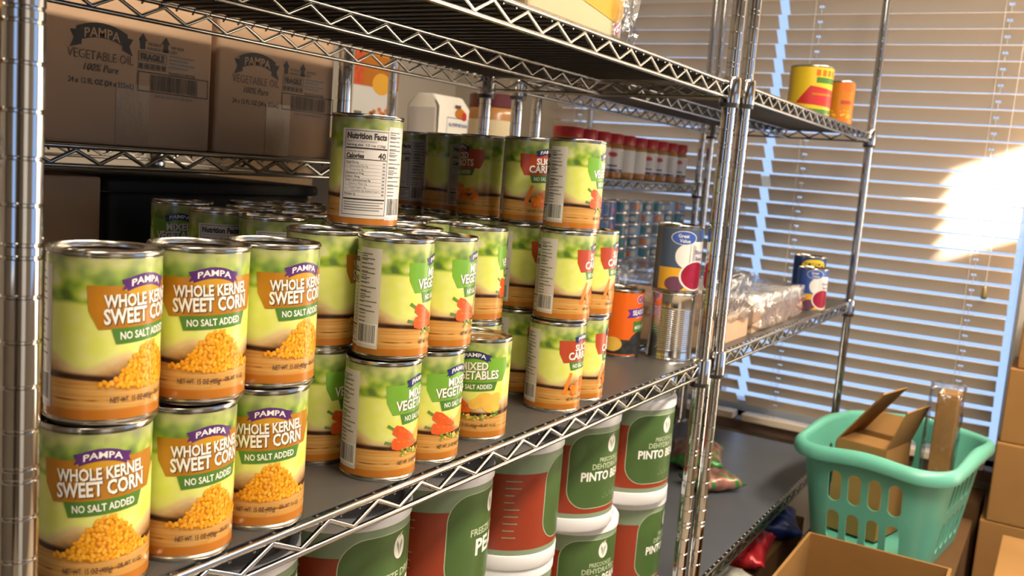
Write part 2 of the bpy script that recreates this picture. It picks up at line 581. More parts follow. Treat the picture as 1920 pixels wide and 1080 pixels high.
def tin_meshes(H, R, rim=0.0011):
    bm = bmesh.new()
    lathe(bm, [(R - 0.004, 0.0025), (R - 0.002, 0.0005), (R + rim - 0.0004, 0.0), (R + rim, 0.0012), (R + rim, 0.0026), (R, 0.0036),
               (R, H - 0.0036), (R + rim, H - 0.0026), (R + rim, H - 0.001), (R + rim - 0.0005, H), (R - 0.0004, H), (R - 0.0012, H - 0.0012), (R - 0.0014, H - 0.0042)], 56)
    body = bm_mesh(bm, 'tin_body', [M['tin']], True, 40)
    bm = bmesh.new()
    z = H - 0.004
    prof = [(R - 0.0014, z), (R - 0.004, z), (R - 0.0055, z + 0.0009), (R - 0.0075, z + 0.0009), (R - 0.009, z), (R - 0.013, z), (R - 0.0142, z + 0.0006),
            (R - 0.0155, z), (R - 0.020, z), (R - 0.0212, z + 0.0005), (R - 0.0225, z), (0, z)]
    lathe(bm, prof, 48)
    lid = bm_mesh(bm, 'tin_lid', [M['tin']], True, 50)
    bm = bmesh.new()
    lathe(bm, [(R - 0.0038, 0.0024), (R - 0.008, 0.0018), (0, 0.0018)], 40)
    base = bm_mesh(bm, 'tin_base', [M['tin']], True, 50)
    return body, lid, base


def info_panels(p):
    # ingredients / address panel with its bar code
    a, b = -144 * DEG, -103 * DEG
    p.rect(a, b, lv(0.05), lv(0.94), M['infopanel'], 1)
    r = random.Random(3)
    for i in range(13):
        y = lv(0.88 - i * 0.042)
        p.rect(a + 0.0015, a + 0.0015 + r.uniform(0.012, 0.021), y, y + 0.0011, M['greyink'], 2)
    p.rect(a + 0.001, b - 0.001, lv(0.08), lv(0.27), M['white'], 2)
    p.barcode(a + 0.0025, b - 0.0025, lv(0.10), lv(0.26), M['ink'], 22, 3, 5)
    # nutrition table
    a, b = 146 * DEG, 214 * DEG
    p.rect(a - 0.004, b + 0.003, lv(0.06), lv(0.90), M['infopanel'], 1)
    p.frame(a - 0.001, b + 0.001, lv(0.09), lv(0.885), 0.0005, M['ink'], 2)
    c = (a + b) / 2
    p.text('Nutrition Facts', c, lv(0.835), 0.0056, M['ink'], b - a - 0.002, 2, 0.05)
    p.text('about 3.5 servings per container', a + 0.001, lv(0.785), 0.0017, M['greyink'], 0.030, 2, 0.0, align='L')
    p.text('Serving size  1/2 cup (120g)', a + 0.001, lv(0.75), 0.0021, M['ink'], b - a - 0.003, 2, 0.02, align='L')
    p.rect(a, b, lv(0.712), lv(0.727), M['ink'], 2)
    p.text('Amount per serving', a + 0.001, lv(0.69), 0.0015, M['ink'], None, 2, 0.0, align='L')
    p.text('Calories', a + 0.001, lv(0.648), 0.0043, M['ink'], 0.018, 2, 0.05, align='L')
    p.text('40', b - 0.001, lv(0.655), 0.0058, M['ink'], None, 2, 0.03, align='R')
    p.rect(a, b, lv(0.612), lv(0.62), M['ink'], 2)
    rows = ['Total Fat 0g', '   Saturated Fat 0g', '   Trans Fat 0g', 'Cholesterol 0mg', 'Sodium 20mg', 'Total Carbohydrate 9g', '   Dietary Fiber 2g', '   Total Sugars 2g', '     Includes 0g Added Sugars', 'Protein 1g']
    for i, t in enumerate(rows):
        y = lv(0.585 - i * 0.033)
        ind = 0.0015 * (len(t) - len(t.lstrip()))
        p.text(t.strip(), a + 0.001 + ind, y, 0.0019, M['ink'] if not ind else M['greyink'], None, 2, 0.012 if not ind else 0.0, align='L')
        p.rect(b - 0.004, b - 0.001, y - 0.0007, y + 0.0007, M['greyink'], 2)
        p.rect(a, b, y - 0.0018, y - 0.0016, M['greyink'], 2)
    p.rect(a, b, lv(0.232), lv(0.247), M['ink'], 2)
    for i in range(4):
        y = lv(0.205 - i * 0.024)
        p.rect(a + 0.001, b - 0.001 - (i % 2) * 0.004, y, y + 0.0009, M['greyink'], 2)
    # panel to the right of the table
    for i in range(18):
        y = lv(0.86 - i * 0.034)
        p.rect(232 * DEG - 0.008, 232 * DEG - 0.008 + r.uniform(0.006, 0.010), y, y + 0.0011, M['greyink'], 2)


def ribbon(p, m, cy=0.875, half=0.0145, h=0.0078):
    y = lv(cy)
    for sgn in (-1, 1):
        p.poly([(sgn * half * 0.80, y - 0.0052), (sgn * half * 1.22, y - 0.0068), (sgn * half * 1.10, y - 0.0036), (sgn * half * 1.24, y - 0.0002), (sgn * half * 0.80, y + 0.0012)], m, 3)
    n = 8
    up = [(half * (2 * i / n - 1), y + h / 2 - 18 * (half * (2 * i / n - 1)) ** 2) for i in range(n + 1)]
    dn = [(x, yy - h) for x, yy in reversed(up)]
    p.poly(dn + up, m, 4)
    p.text('PAMPA', 0, y - 0.0001, 0.0042, M['white'], half * 1.62, 5, 0.02, bend=16)


def plate(p, m, lines, glow=None, th=(0.0078, 0.0094)):
    P = [(-62, .835), (-28, .835), (-24, .86), (24, .87), (28, .845), (62, .85), (65, .73), (56, .60), (-50, .565), (-60, .68)]
    p.poly([(d * DEG, lv(v)) for d, v in P], m, 1)
    if glow:
        p.poly([(d * DEG, lv(v)) for d, v in [(-24, .86), (-26, .80), (-10, .77), (12, .77), (27, .81), (24, .87)]], glow, 2)
    (a, wa, ya), (b, wb, yb) = lines
    for t, w, y, h in ((a, wa, ya, th[0]), (b, wb, yb, th[1])):
        p.text(t, 0.0007, lv(y) - 0.0005, h, M['brown_ink'], w, 3, 0.04, rot=0.055)
        p.text(t, 0, lv(y), h, M['white'], w, 4, 0.03, rot=0.055)
    p.poly([(d * DEG, lv(v)) for d, v in [(-38, .572), (44, .597), (39, .505), (-33, .475)]], M['dgreen'], 2)
    p.text('NO SALT ADDED', 0.0015, lv(0.537), 0.0048, M['white'], 0.039, 3, 0.02, rot=0.055)
    p.text('NET WT. 15 OZ (425g)', -0.008, lv(0.125), 0.0036, M['brown_ink'], 0.030, 2, 0.015)
    p.text('DR. WT. 9.1 OZ', 0.020, lv(0.13), 0.0034, M['brown_ink'], 0.019, 2, 0.01)


def corn_label():
    p = Print(); r = random.Random(11)
    info_panels(p)
    plate(p, M['orange_panel'], (('WHOLE KERNEL', 0.056, 0.755), ('SWEET CORN', 0.056, 0.66)), M['gold_panel'])
    ribbon(p, M['purple'])
    top = lambda s: 0.029 * math.exp(-(abs(s - 0.004) / 0.0195) ** 2.2)
    xs = [-0.028 + 0.064 * i / 24 for i in range(25)]
    yb = lambda x: lv(0.215) - 0.0022 * math.cos((x - .004) * 60)
    p.poly([(x, yb(x) - 0.0006) for x in xs] + [(x, yb(x) + top(x) * .96 - 0.0004) for x in reversed(xs)], M['corn_b'], 1.6)
    pts = []
    for i in range(6000):
        x, t = r.uniform(-0.029, 0.036), r.uniform(0, 0.030)
        if t > top(x) or any((x - a) ** 2 + (t - c) ** 2 < 0.0023 ** 2 for a, c in pts): continue
        pts.append((x, t))
    pts.sort(key=lambda q: -q[1])
    for k, (x, t) in enumerate(pts):
        ro = r.uniform(-1.2, 1.2); y = yb(x) + t
        L_ = 2 + (k % 5) * 0.5
        p.ell(x, y, .00138, .00200, r.choice((M['corn_a'], M['corn_a'], M['corn_c'], M['corn_a'])), L_, 8, ro)
        p.ell(x + .0002, y + .0004, .0005, .0009, M['corn_c'], L_ + .25, 6, ro)
    return label_mesh('corn_label', LR, LZ0, LZ1, M['vegbg'], p)


def veg_label():
    p = Print(); r = random.Random(5)
    info_panels(p)
    for cx, cy, rx, ry, ro in ((0.013, .40, .010, .008, .3), (0.022, .33, .011, .007, -.2), (0.004, .36, .008, .006, .5), (0.027, .42, .007, .006, 0.2)):
        p.ell(cx, lv(cy), rx, ry, M['potato'], 1.4, 16, ro)
    plate(p, M['green_panel'], (('MIXED', 0.030, 0.755), ('VEGETABLES', 0.056, 0.66)), None, (0.0080, 0.0090))
    ribbon(p, M['navy'])
    def carrot(x, y, l, w, ro, m):
        c, s = math.cos(ro), math.sin(ro)
        pts = [(0, -w * .5), (l * .25, -w * .62), (l, -w * .18), (l * 1.05, 0), (l, w * .18), (l * .25, w * .62), (0, w * .5), (-w * .2, 0)]
        p.poly([(x + a * c - b * s, y + a * s + b * c) for a, b in pts], m, 2.4)
        p.poly([(x + a * c - b * s, y + a * s + b * c) for a, b in ((-.001, -.0012), (-.001, .0012), (-.0075, .0022), (-.008, -.0005))], M['stalk'], 2.6)
    carrot(-0.028, lv(.435), 0.026, 0.0088, -0.42, M['carrot'])
    for q in (.006, .011, .016): p.ell(-0.028 + q, lv(.435) - q * .42 + .0018, .0011, .0005, M['carrot_o'], 2.7, 8, -.4)
    carrot(-0.029, lv(.305), 0.027, 0.0100, -0.10, M['carrot'])
    for q in (.006, .012, .018): p.ell(-0.029 + q, lv(.305) - q * .1 + .0022, .0016, .0006, M['carrot_o'], 2.7, 8, -.1)
    for i in range(60):
        s = r.uniform(-0.020, 0.031)
        y = lv(r.uniform(.185, .245) + 0.05 * max(0, (s - 0.01) / 0.02))
        p.ell(s, y, r.uniform(0.0011, 0.0019), r.uniform(0.0009, 0.0014), r.choice((M['pea'], M['pea'], M['potato'], M['dgreen'])), 3 + (i % 7) * 0.3, 8)
    return label_mesh('mixed_vegetable_label', LR, LZ0, LZ1, M['vegbg'], p)


def carrot_label():
    p = Print(); r = random.Random(8)
    info_panels(p)
    plate(p, M['brick_panel'], (('SLICED', 0.032, 0.755), ('CARROTS', 0.050, 0.66)), None, (0.0080, 0.0090))
    ribbon(p, M['navy'])
    p.poly([(-.030, lv(.19)), (-.024, lv(.19)), (-.017, lv(.44)), (-.021, lv(.45))], M['carrot_o'], 2)
    for i in range(46):
        s = r.uniform(-0.018, 0.032)
        y = lv(r.uniform(.19, .42 - abs(s - .008) * 6))
        p.ell(s, y, 0.0042, 0.0028, M['carrot_o'] if i % 3 else M['carrot'], 2 + (i % 9) * 0.3, 10, r.uniform(-.5, .5))
    return label_mesh('sliced_carrot_label', LR, LZ0, LZ1, M['vegbg'], p)


TIN, LID, BASE = tin_meshes(CH, CR)
LAB = {'corn': corn_label(), 'veg': veg_label(), 'car': carrot_label()}
CANS = []


def can(kind, x, y, tier, rz, label, group, z=1.045):
    t = thing('food_can', label, 'can', (x, y, z + tier * CH + 0.0001), rz, group)
    link('can_body', TIN, t)
    link('can_lid', LID, t)
    link('paper_label', LAB[kind], t)
    if tier == 0: pass
    CANS.append(t)
    return t

# ------------------------------------------------------------------ room shell
WX = 2.66           # inner face of the window wall
WIN = ((0.478, 1.092), (-0.402, 0.450))      # the two window openings along Y
SZ, TZ = 0.60, 2.15                            # sill and head height


def struct(name, bm, m, parent=None, smooth=False):
    o = link(name, bm_mesh(bm, name, [m] if not isinstance(m, list) else m, smooth), parent)
    if parent is None: o['kind'] = 'structure'
    return o


b = bmesh.new(); box(b, -2.2, 2.9, -2.5, 1.75, -0.1, 0.0); struct('floor', b, M['floor'])
b = bmesh.new(); box(b, -2.2, 2.9, -2.5, 1.75, 2.6, 2.7); struct('ceiling', b, M['ceiling'])
b = bmesh.new(); box(b, -2.2, 2.9, 1.55, 1.75, 0, 2.6); struct('wall_back', b, M['wall'])
b = bmesh.new()
box(b, -2.2, -2.05, -2.35, -1.0, 0, 2.6); box(b, -2.2, -2.05, -0.3, 1.55, 0, 2.6)
box(b, -2.2, -2.05, -1.0, -0.3, 0, 0.95); box(b, -2.2, -2.05, -1.0, -0.3, 2.0, 2.6)  # the hole left here is an added opening for bluish fill and chrome reflections
struct('wall_rear', b, M['wall_far'])
b = bmesh.new(); box(b, -1.05, -0.20, -2.30, -2.27, 0, 2.03); bevel(b, .004); struct('reflection_panel_1', b, M['trim'])  # unseen white slab added as a bright stripe for the chrome to reflect
b = bmesh.new(); box(b, -2.05, -2.03, -2.1, -1.2, 0, 2.03); bevel(b, .004); struct('reflection_panel_2', b, M['dark_reflection'])  # unseen dark slab added so the posts pick up black stripes
b = bmesh.new()
ox0, ox1, oz0, oz1 = 0.15, 1.15, 2.09, 2.345
wx0, wx1, wz0, wz1 = 0.95, 2.35, 0.85, 1.95          # unseen opening added for sky fill, lower beside the small high one
box(b, -2.2, ox0, -2.33, -2.3, 0, 2.6); box(b, ox0, wx0, -2.33, -2.3, 0, oz0); box(b, wx1, 2.9, -2.33, -2.3, 0, 2.6)
box(b, ox0, ox1, -2.33, -2.3, oz1, 2.6); box(b, ox1, wx1, -2.33, -2.3, wz1, 2.6); box(b, wx0, wx1, -2.33, -2.3, 0, wz0)
box(b, wx0, ox1, -2.33, -2.3, wz1, oz0)
struct('wall_right', b, M['wall_far'])
b = bmesh.new()
ys = [-2.3, WIN[1][0], WIN[1][1], WIN[0][0], WIN[0][1], 1.55]
for a, c, opening in ((ys[0], ys[1], 0), (ys[1], ys[2], 1), (ys[2], ys[3], 0), (ys[3], ys[4], 1), (ys[4], ys[5], 0)):
    if opening:
        box(b, WX, WX + 0.16, a, c, 0, SZ); box(b, WX, WX + 0.16, a, c, TZ, 2.6)
    else:
        box(b, WX, WX + 0.16, a, c, 0, 2.6)
struct('wall_window', b, M['wall'])
for k, (a, c) in enumerate(WIN):
    w = thing('window_%d' % (k + 1), None, None, (WX + 0.10, (a + c) / 2, SZ))
    w['kind'] = 'structure'
    h = (c - a) / 2; H = TZ - SZ
    b = bmesh.new()
    box(b, -0.03, 0.03, -h, -h + 0.012, 0, H); box(b, -0.03, 0.03, h - 0.012, h, 0, H)
    box(b, -0.03, 0.03, -h + 0.012, h - 0.012, 0, 0.035); box(b, -0.03, 0.03, -h + 0.012, h - 0.012, H - 0.035, H)
    box(b, -0.022, 0.022, -h + 0.012, h - 0.012, 0.74, 0.775)
    link('window_frame', bm_mesh(b, 'window_frame', [M['trim']]), w)
    b = bmesh.new(); box(b, -0.002, 0.002, -h + 0.012, h - 0.012, 0.035, H - 0.035)
    link('pane', bm_mesh(b, 'pane', [M['glass']]), w)
b = bmesh.new(); box(b, WX - 0.055, WX + 0.10, -0.46, 1.16, SZ - 0.035, SZ); bevel(b, 0.004)
struct('trim_1', b, M['sill'])
b = bmesh.new(); box(b, WX - 0.014, WX, -2.3, 1.55, 0, 0.09); struct('baseboard_window', b, M['sill'])


# ------------------------------------------------------------------ slatted blinds
def blind(name, y0, y1, label, tassel=False, wand=False):
    t = thing(name, label, 'blind', (2.605, 0, 0), 0, 'window blinds')
    tilt = math.radians(47.5); w, th, pitch = 0.0485, 0.0022, 0.0433
    holes = [y0 + 0.095, y1 - 0.095]
    ux, uz = -math.cos(tilt), math.sin(tilt)      # towards the room and up
    nx, nz = uz, -ux
    b = bmesh.new()
    z = 0.668
    while z < 2.04:
        segs = []; y = y0
        for hc in holes:
            segs.append((y, hc - 0.007, -0.5, 0.5)); segs.append((hc - 0.007, hc + 0.007, -0.5, -0.09)); segs.append((hc - 0.007, hc + 0.007, 0.09, 0.5)); y = hc + 0.007
        segs.append((y, y1, -0.5, 0.5))
        for a, c, f0, f1 in segs:
            pts = []
            for s in (-0.5, 0.5):
                for yy, f in ((a, f0), (c, f0), (c, f1), (a, f1)):
                    pts.append((ux * f * w + nx * s * th, yy, z + uz * f * w + nz * s * th))
            hexa(b, pts)
        z += pitch
    bmesh.ops.recalc_face_normals(b, faces=b.faces)
    link('slats', bm_mesh(b, 'slats', [M['slat']]), t)
    b = bmesh.new(); box(b, -0.026, 0.026, y0, y1, SZ + 0.004, SZ + 0.026); bevel(b, 0.003)
    link('bottom_rail', bm_mesh(b, 'bottom_rail', [M['slat']]), t)
    b = bmesh.new(); box(b, -0.028, 0.028, y0, y1, 2.06, 2.12)
    link('head_rail', bm_mesh(b, 'head_rail', [M['slat']]), t)
    b = bmesh.new()
    for hc in holes:
        for dx in (-0.022, 0.022):
            sweep(b, [(dx, hc + 0.012, SZ + 0.02), (dx, hc + 0.012, 2.06)], 0.0007, 5)
    link('ladder_cord', bm_mesh(b, 'ladder_cord', [M['cord']]), t)
    b = bmesh.new()
    for hc in holes: sweep(b, [(0, hc, SZ + 0.02), (0, hc, 2.06)], 0.0010, 5)
    link('lift_cord', bm_mesh(b, 'lift_cord', [M['cord']]), t)
    if tassel:
        b = bmesh.new(); sweep(b, [(-0.035, -0.314, 1.115), (-0.033, -0.325, 2.05)], 0.0009, 5)
        pc = link('pull_cord', bm_mesh(b, 'pull_cord', [M['cord']]), t)
        b = bmesh.new(); lathe(b, [(0, 1.083), (0.007, 1.083), (0.0085, 1.090), (0.006, 1.112), (0.003, 1.118), (0, 1.119)], 14, -0.035, -0.314)
        link('tassel', bm_mesh(b, 'tassel', [M['brass']], True), pc)
    return t


blind('window_blind', 0.345, WIN[0][1] - 0.006, 'slatted window blind behind the peanut butter jars and the central posts')
blind('window_blind', -0.374, 0.318, 'slatted window blind with the bright sun patch above the laundry basket', True)


# ------------------------------------------------------------------ wire shelving
def post_mesh(h, phase):
    R, gz = 0.011, 0.0254
    bm = bmesh.new()
    prof = [(0, 0.0), (0.008, 0.0), (0.008, 0.012), (0.0055, 0.013), (0.0055, 0.02), (R, 0.021)]
    k0 = math.ceil((0.04 - phase) / gz)
    k = k0
    while phase + k * gz < h - 0.02:
        z = phase + k * gz
        for dz in ((-0.0035, 0.0035) if k % 5 == 0 else (0,)):
            prof += [(R, z + dz - 0.0013), (R - 0.0009, z + dz - 0.0006), (R - 0.0009, z + dz + 0.0006), (R, z + dz + 0.0013)]
        k += 1
    prof += [(R, h - 0.003), (R - 0.001, h - 0.001), (R - 0.003, h), (0, h)]
    lathe(bm, prof, 28)
    return bm_mesh(bm, 'post', [M['chrome']], True, 35)


def shelf_mesh(x0, x1, y0, y1, center=True, wires=True, dense=0.0625):
    """one wire shelf, its top at z = 0, corner posts at the four corners"""
    bm = bmesh.new()
    zt, zb, rr = -0.0033, -0.0257, 0.0031
    g = 0.013
    rows = [y0, y1] + ([(y0 + y1) / 2] if center else [])
    for y in rows:
        e = g if y in (y0, y1) else 0.0
        sweep(bm, [(x0 + e, y, zt), (x1 - e, y, zt)], rr, 8)
        sweep(bm, [(x0 + e, y, zb), (x1 - e, y, zb)], rr - 0.0002, 8)
        n = max(2, round((x1 - x0 - 2 * g) / dense)); d = (x1 - x0 - 2 * g) / n
        pts = []
        for i in range(n):
            a = x0 + g + i * d
            pts += [(a, y, zt - 0.004), (a + d * 0.5, y, zb + 0.003)]
        pts.append((x1 - g, y, zt - 0.004))
        sweep(bm, pts, 0.0024, 7)
    for x in (x0, x1):
        sweep(bm, [(x, y0 + g, zt), (x, y1 - g, zt)], rr, 8)
        sweep(bm, [(x, y0 + g, zb), (x, y1 - g, zb)], rr - 0.0002, 8)
        n = max(2, round((y1 - y0 - 2 * g) / dense)); d = (y1 - y0 - 2 * g) / n
        pts = []
        for i in range(n):
            a = y0 + g + i * d
            pts += [(x, a, zt - 0.004), (x, a + d * 0.5, zb + 0.003)]
        pts.append((x, y1 - g, zt - 0.004))
        sweep(bm, pts, 0.0024, 7)
    if wires:
        n = int((x1 - x0 - 0.03) / 0.0245)
        for i in range(n + 1):
            x = x0 + 0.016 + i * (x1 - x0 - 0.032) / n
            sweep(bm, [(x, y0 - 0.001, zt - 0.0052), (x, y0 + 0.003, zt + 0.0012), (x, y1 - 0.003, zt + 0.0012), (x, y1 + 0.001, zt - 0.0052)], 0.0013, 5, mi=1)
    return bm_mesh(bm, 'wire_shelf', [M['wire'], M['wire_shade']], True, 60)


def collar_mesh():
    bm = bmesh.new()
    lathe(bm, [(0.0112, -0.034), (0.0165, -0.034), (0.0165, 0.002), (0.0150, 0.006), (0.0112, 0.007)], 24)
    return bm_mesh(bm, 'collar', [M['chrome']], True, 40)


def sleeve_mesh():
    bm = bmesh.new()
    lathe(bm, [(0.0112, -0.041), (0.0155, -0.041), (0.0160, -0.0341), (0.0112, -0.0341)], 24)
    return bm_mesh(bm, 'sleeve', [M['collar']], True, 40)


COLLAR, SLEEVE = collar_mesh(), sleeve_mesh()


def rack(label, x0, x1, y0, y1, levels, h, phase, center=True, liners=()):
    t = thing('wire_shelving_rack', label, 'shelving', (x0, y0, 0), 0, 'chrome wire racks')
    pm = post_mesh(h, phase)
    L, D = x1 - x0, y1 - y0
    for (x, y) in ((0, 0), (L, 0), (0, D), (L, D)):
        o = link('post', pm, t); o.location = (x, y, 0)
    sm = shelf_mesh(0, L, 0, D, center)
    for z in levels:
        s = link('wire_shelf', sm, t); s.location = (0, 0, z)
        for (x, y) in ((0, 0), (L, 0), (0, D), (L, D)):
            c = link('collar', COLLAR, s); c.location = (x, y, 0)
            c = link('sleeve', SLEEVE, s); c.location = (x, y, 0)
    return t


def liner(label, x0, x1, y0, y1, z, m='liner', th=0.0016):
    b = bmesh.new(); box(b, x0, x1, y0, y1, z - th, z)
    o = link('shelf_liner', bm_mesh(b, 'shelf_liner', [M[m]]))
    return tag(o, label, 'shelf liner')


SA, SAT, SB = 1.0445, 1.5022, 1.0436
rack('chrome wire shelving rack holding the rows of vegetable cans, nearest of the racks', 0, 1.182, 0, 0.463, (0.646, SA, SAT), 1.92, 1.40)
rack('chrome wire shelving rack in front of the right window blind with few things on it', 1.279, 2.41, 0.006, 0.452, (0.30, 0.609, SB, 1.509), 1.92, 1.40 - 0.0277)
rack('chrome wire shelving rack holding the brown vegetable oil cartons behind the cans', -0.40, 0.83, 0.497, 0.93, (0.88, 1.327), 1.92, 1.395, False)
rack('chrome wire shelving rack with the peanut butter jars behind the steel can', 1.44, 2.47, 0.50, 0.885, (0.88, 1.3305), 1.92, 1.41)
g = 0.006
liner('dark grey liner under the vegetable cans on the middle shelf', g, 1.176, 0.0045, 0.458, SA + 0.0013)
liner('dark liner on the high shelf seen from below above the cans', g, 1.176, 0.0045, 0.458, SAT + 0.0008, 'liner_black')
liner('liner under the large green and red cans', g, 1.176, 0.0045, 0.458, 0.6473)
liner('dark liner under the yellow can on the upper right shelf', 1.285, 2.404, 0.011, 0.447, 1.5098)
liner('liner under the film wrapped cartons on the right rack', 1.285, 2.404, 0.011, 0.447, SB + 0.0013)
liner('wide slate grey liner on the lower right shelf beside the basket', 1.285, 2.404, 0.011, 0.447, 0.6103, 'liner_blue')

# ------------------------------------------------------------------ vegetable cans on the middle shelf
SZM = SA + 0.0013
def C(kind, x, y, tier, rz, label, group):
    return can(kind, x, y, tier, rz, label, group, SZM)


gc, gm, gk, gb = 'sweet corn cans', 'mixed vegetable cans', 'sliced carrot cans', 'cans deep in the stack'  # places fitted to image pixels; turns worked out from the camera position, then pasted
C('corn', .0777, .039, 0, -27.8, 'sweet corn can standing on the shelf right beside the big chrome post', gc)
C('corn', .0826, .040, 1, 8.9, 'sweet corn can on top beside the big chrome post, words cut by its edge', gc)
C('corn', .1501, .0365, 0, -10.8, 'lower sweet corn can in the middle column of the corn cans', gc)
C('corn', .1598, .040, 1, -23.1, 'upper sweet corn can in the middle column, its whole amber plate facing out', gc)
C('corn', .2261, .0365, 0, -35.2, 'lower sweet corn can in the third column from the big chrome post', gc)
C('corn', .2321, .038, 1, -3.4, 'upper sweet corn can in the third column from the big chrome post', gc)
C('veg', .371, .111, 0, 26.5, 'mixed vegetable can tucked between the corn cans and the front mixed vegetable cans', gm)
C('corn', .372, .112, 1, 50, 'turned can showing blank lime green side, right behind the third corn column', gc)
C('veg', .379, .037, 0, 15.7, 'lower mixed vegetable can standing nearest the front edge, two red carrots showing', gm)
C('veg', .3895, .039, 1, 30.7, 'upper mixed vegetable can with grey bar code panel, beside the corn cans', gm)
C('veg', .4515, .037, 0, 5.1, 'lower mixed vegetable can between the bar code can and the single uncovered can', gm)
C('veg', .462, .038, 1, 24.6, 'upper mixed vegetable can, second in its row, words cut at its edge', gm)
C('veg', .5524, .0416, 0, -64.0, 'single mixed vegetable can with its lid uncovered and label facing out', gm)
C('veg', .632, .104, 0, 20, 'lower mixed vegetable can mostly hidden behind the single uncovered can', gm)
C('veg', .632, .105, 1, 48, 'upper mixed vegetable can behind the others, pale with a green edge', gm)
C('car', .725, .0365, 0, 5.2, 'bottom sliced carrot can of the tall front stack, red plate showing', gk)
C('car', .733, .038, 1, 22.0, 'middle sliced carrot can of the tall front stack, grey bar code panel showing', gk)
C('veg', .739, .038, 2, 21.9, 'top can of the tall front stack, mixed vegetables, right below the shelf', gm)
C('car', .799, .040, 0, 31.0, 'bottom sliced carrot can right of the tall front stack, red edge only', gk)
C('car', .8055, .040, 1, 19.0, 'upper sliced carrot can right of the tall front stack', gk)
C('car', .765, .118, 0, 24.8, 'bottom sliced carrot can in shade behind the tall front stack', gk)
C('car', .770, .122, 1, 19.8, 'middle sliced carrot can in shade behind the tall front stack', gk)
C('car', .785, .130, 2, -20.2, 'top sliced carrot can with red plate facing out behind the tall stack', gk)
C('car', .800, .211, 2, -122, 'shaded can in the top row, red plate at its left edge', gk)
C('car', .825, .288, 2, 166, 'shaded can in the top row, dim nutrition panel at its right side', gk)
C('veg', .845, .365, 2, 84, 'shaded can at the far end of the top row, behind the nutrition label can', gk)
C('veg', .437, .121, 2, 130, 'single can on the very top with its white nutrition table facing out', gm)
C('veg', .47, .428, 1, -44.1, 'mixed vegetable can far back beside the black bin, label facing out', gm)
C('veg', .43, .315, 1, 135.7, 'shaded can with its nutrition table, beside the far mixed vegetable can', gm)
C('veg', .43, .237, 1, 147, 'shaded can with its nutrition table, just behind the corn cans', gm)
rb = random.Random(4)
back = [(x, y) for x in (.5065, .582, .657) for y in (.187, .264, .341, .418) if x > .55 or y < .4] + [(.5065, .112)]
for x, y in back:
    C(rb.choice(('veg', 'car')), x, y, 1, rb.uniform(0, 360), 'vegetable can deep in the stack, little more than its shiny lid showing', gb)
for x, y in ((.80, .205), (.825, .288), (.845, .365)):
    C('car', x, y, 1, rb.uniform(0, 360), 'vegetable can hidden under the shaded top row of cans', 'cans under the shaded top row')
for x, y in back + [(.80, .205), (.825, .288), (.845, .365), (.47, .428), (.43, .315), (.43, .237)]:
    C('veg', x, y, 0, rb.uniform(0, 360), 'vegetable can in the bottom layer at the back of the shelf', 'bottom layer of cans at the back')

# ------------------------------------------------------------------ large round tins on the lower shelf
BR, BH = 0.0757, 0.172


def bucket_label(lines, seal=True):
    p = Print()
    R = 0.0749
    D = R * PI / 180
    z0, z1 = 0.018, BH - 0.015
    Y = lambda v: v * BH
    w, ya, yb, cr = 56 * D, Y(.205), Y(.865), 0.030
    def rr(g):
        pts = []
        for cx, cy, a0 in ((w - cr, yb - cr, 0), (-w + cr, yb - cr, 90), (-w + cr, ya + cr, 180), (w - cr, ya + cr, 270)):
            for i in range(7):
                a = math.radians(a0 + i * 15)
                pts.append((cx + (cr - g) * math.cos(a), cy + (cr - g) * math.sin(a)))
        return pts
    p.poly(rr(0), M['paleline'], 1)
    p.poly(rr(0.0012), M['bucketgreen'], 2)
    # seal with a leaf
    p.ell(0, Y(.755), 0.0095, 0.0128, M['white'], 3, 20)
    p.poly([(0.0002, Y(.70)), (0.0052, Y(.775)), (0.0044, Y(.80)), (0.0010, Y(.765))], M['sage'], 4)
    p.poly([(-0.0002, Y(.70)), (-0.0052, Y(.775)), (-0.0044, Y(.80)), (-0.0010, Y(.765))], M['sage'], 4)
    p.poly([(-0.0035, Y(.81)), (0.0005, Y(.835)), (0.006, Y(.845)), (0.002, Y(.815))], M['paleline'], 3)
    sq = [(-0.046 + i * 0.0022, Y(.745) + 0.005 * math.sin(i * 1.3) * math.exp(-i * .07)) for i in range(13)]
    for a, b_ in zip(sq, sq[1:]):
        p.poly([(a[0], a[1] - .0004), (b_[0], b_[1] - .0004), (b_[0], b_[1] + .0004), (a[0], a[1] + .0004)], M['faint'], 3)
    for t, cy, h, wd, m, bo in lines:
        p.text(t, 0, Y(cy), h, M[m], wd, 3, bo)
    # signature flourish
    sg = [(-0.012 + i * 0.0016, Y(.285) + (0.0048 if i in (3, 4, 9, 10) else 0.0) + 0.0022 * math.sin(i * 2.2) + i * 0.00025) for i in range(20)]
    for a, b_ in zip(sg, sg[1:]):
        p.poly([(a[0], a[1] - .0006), (b_[0], b_[1] - .0008), (b_[0], b_[1] + .0008), (a[0], a[1] + .0008)], M['sage'], 3)
    # small print on the rust red back
    r = random.Random(2)
    for s0 in (-100 * D, 122 * D):
        for i in range(9):
            y = Y(.70 - i * .055)
            p.rect(s0, s0 + r.uniform(.012, .022), y, y + .0014, M['sage'], 2)
    Z = lambda v: v
    return label_mesh('bucket_label', R, 0.016, BH - 0.013, None, p, 72,
                      [(0, .085, M['sage']), (.085, .80, M['rust']), (.80, 1, M['sage'])])


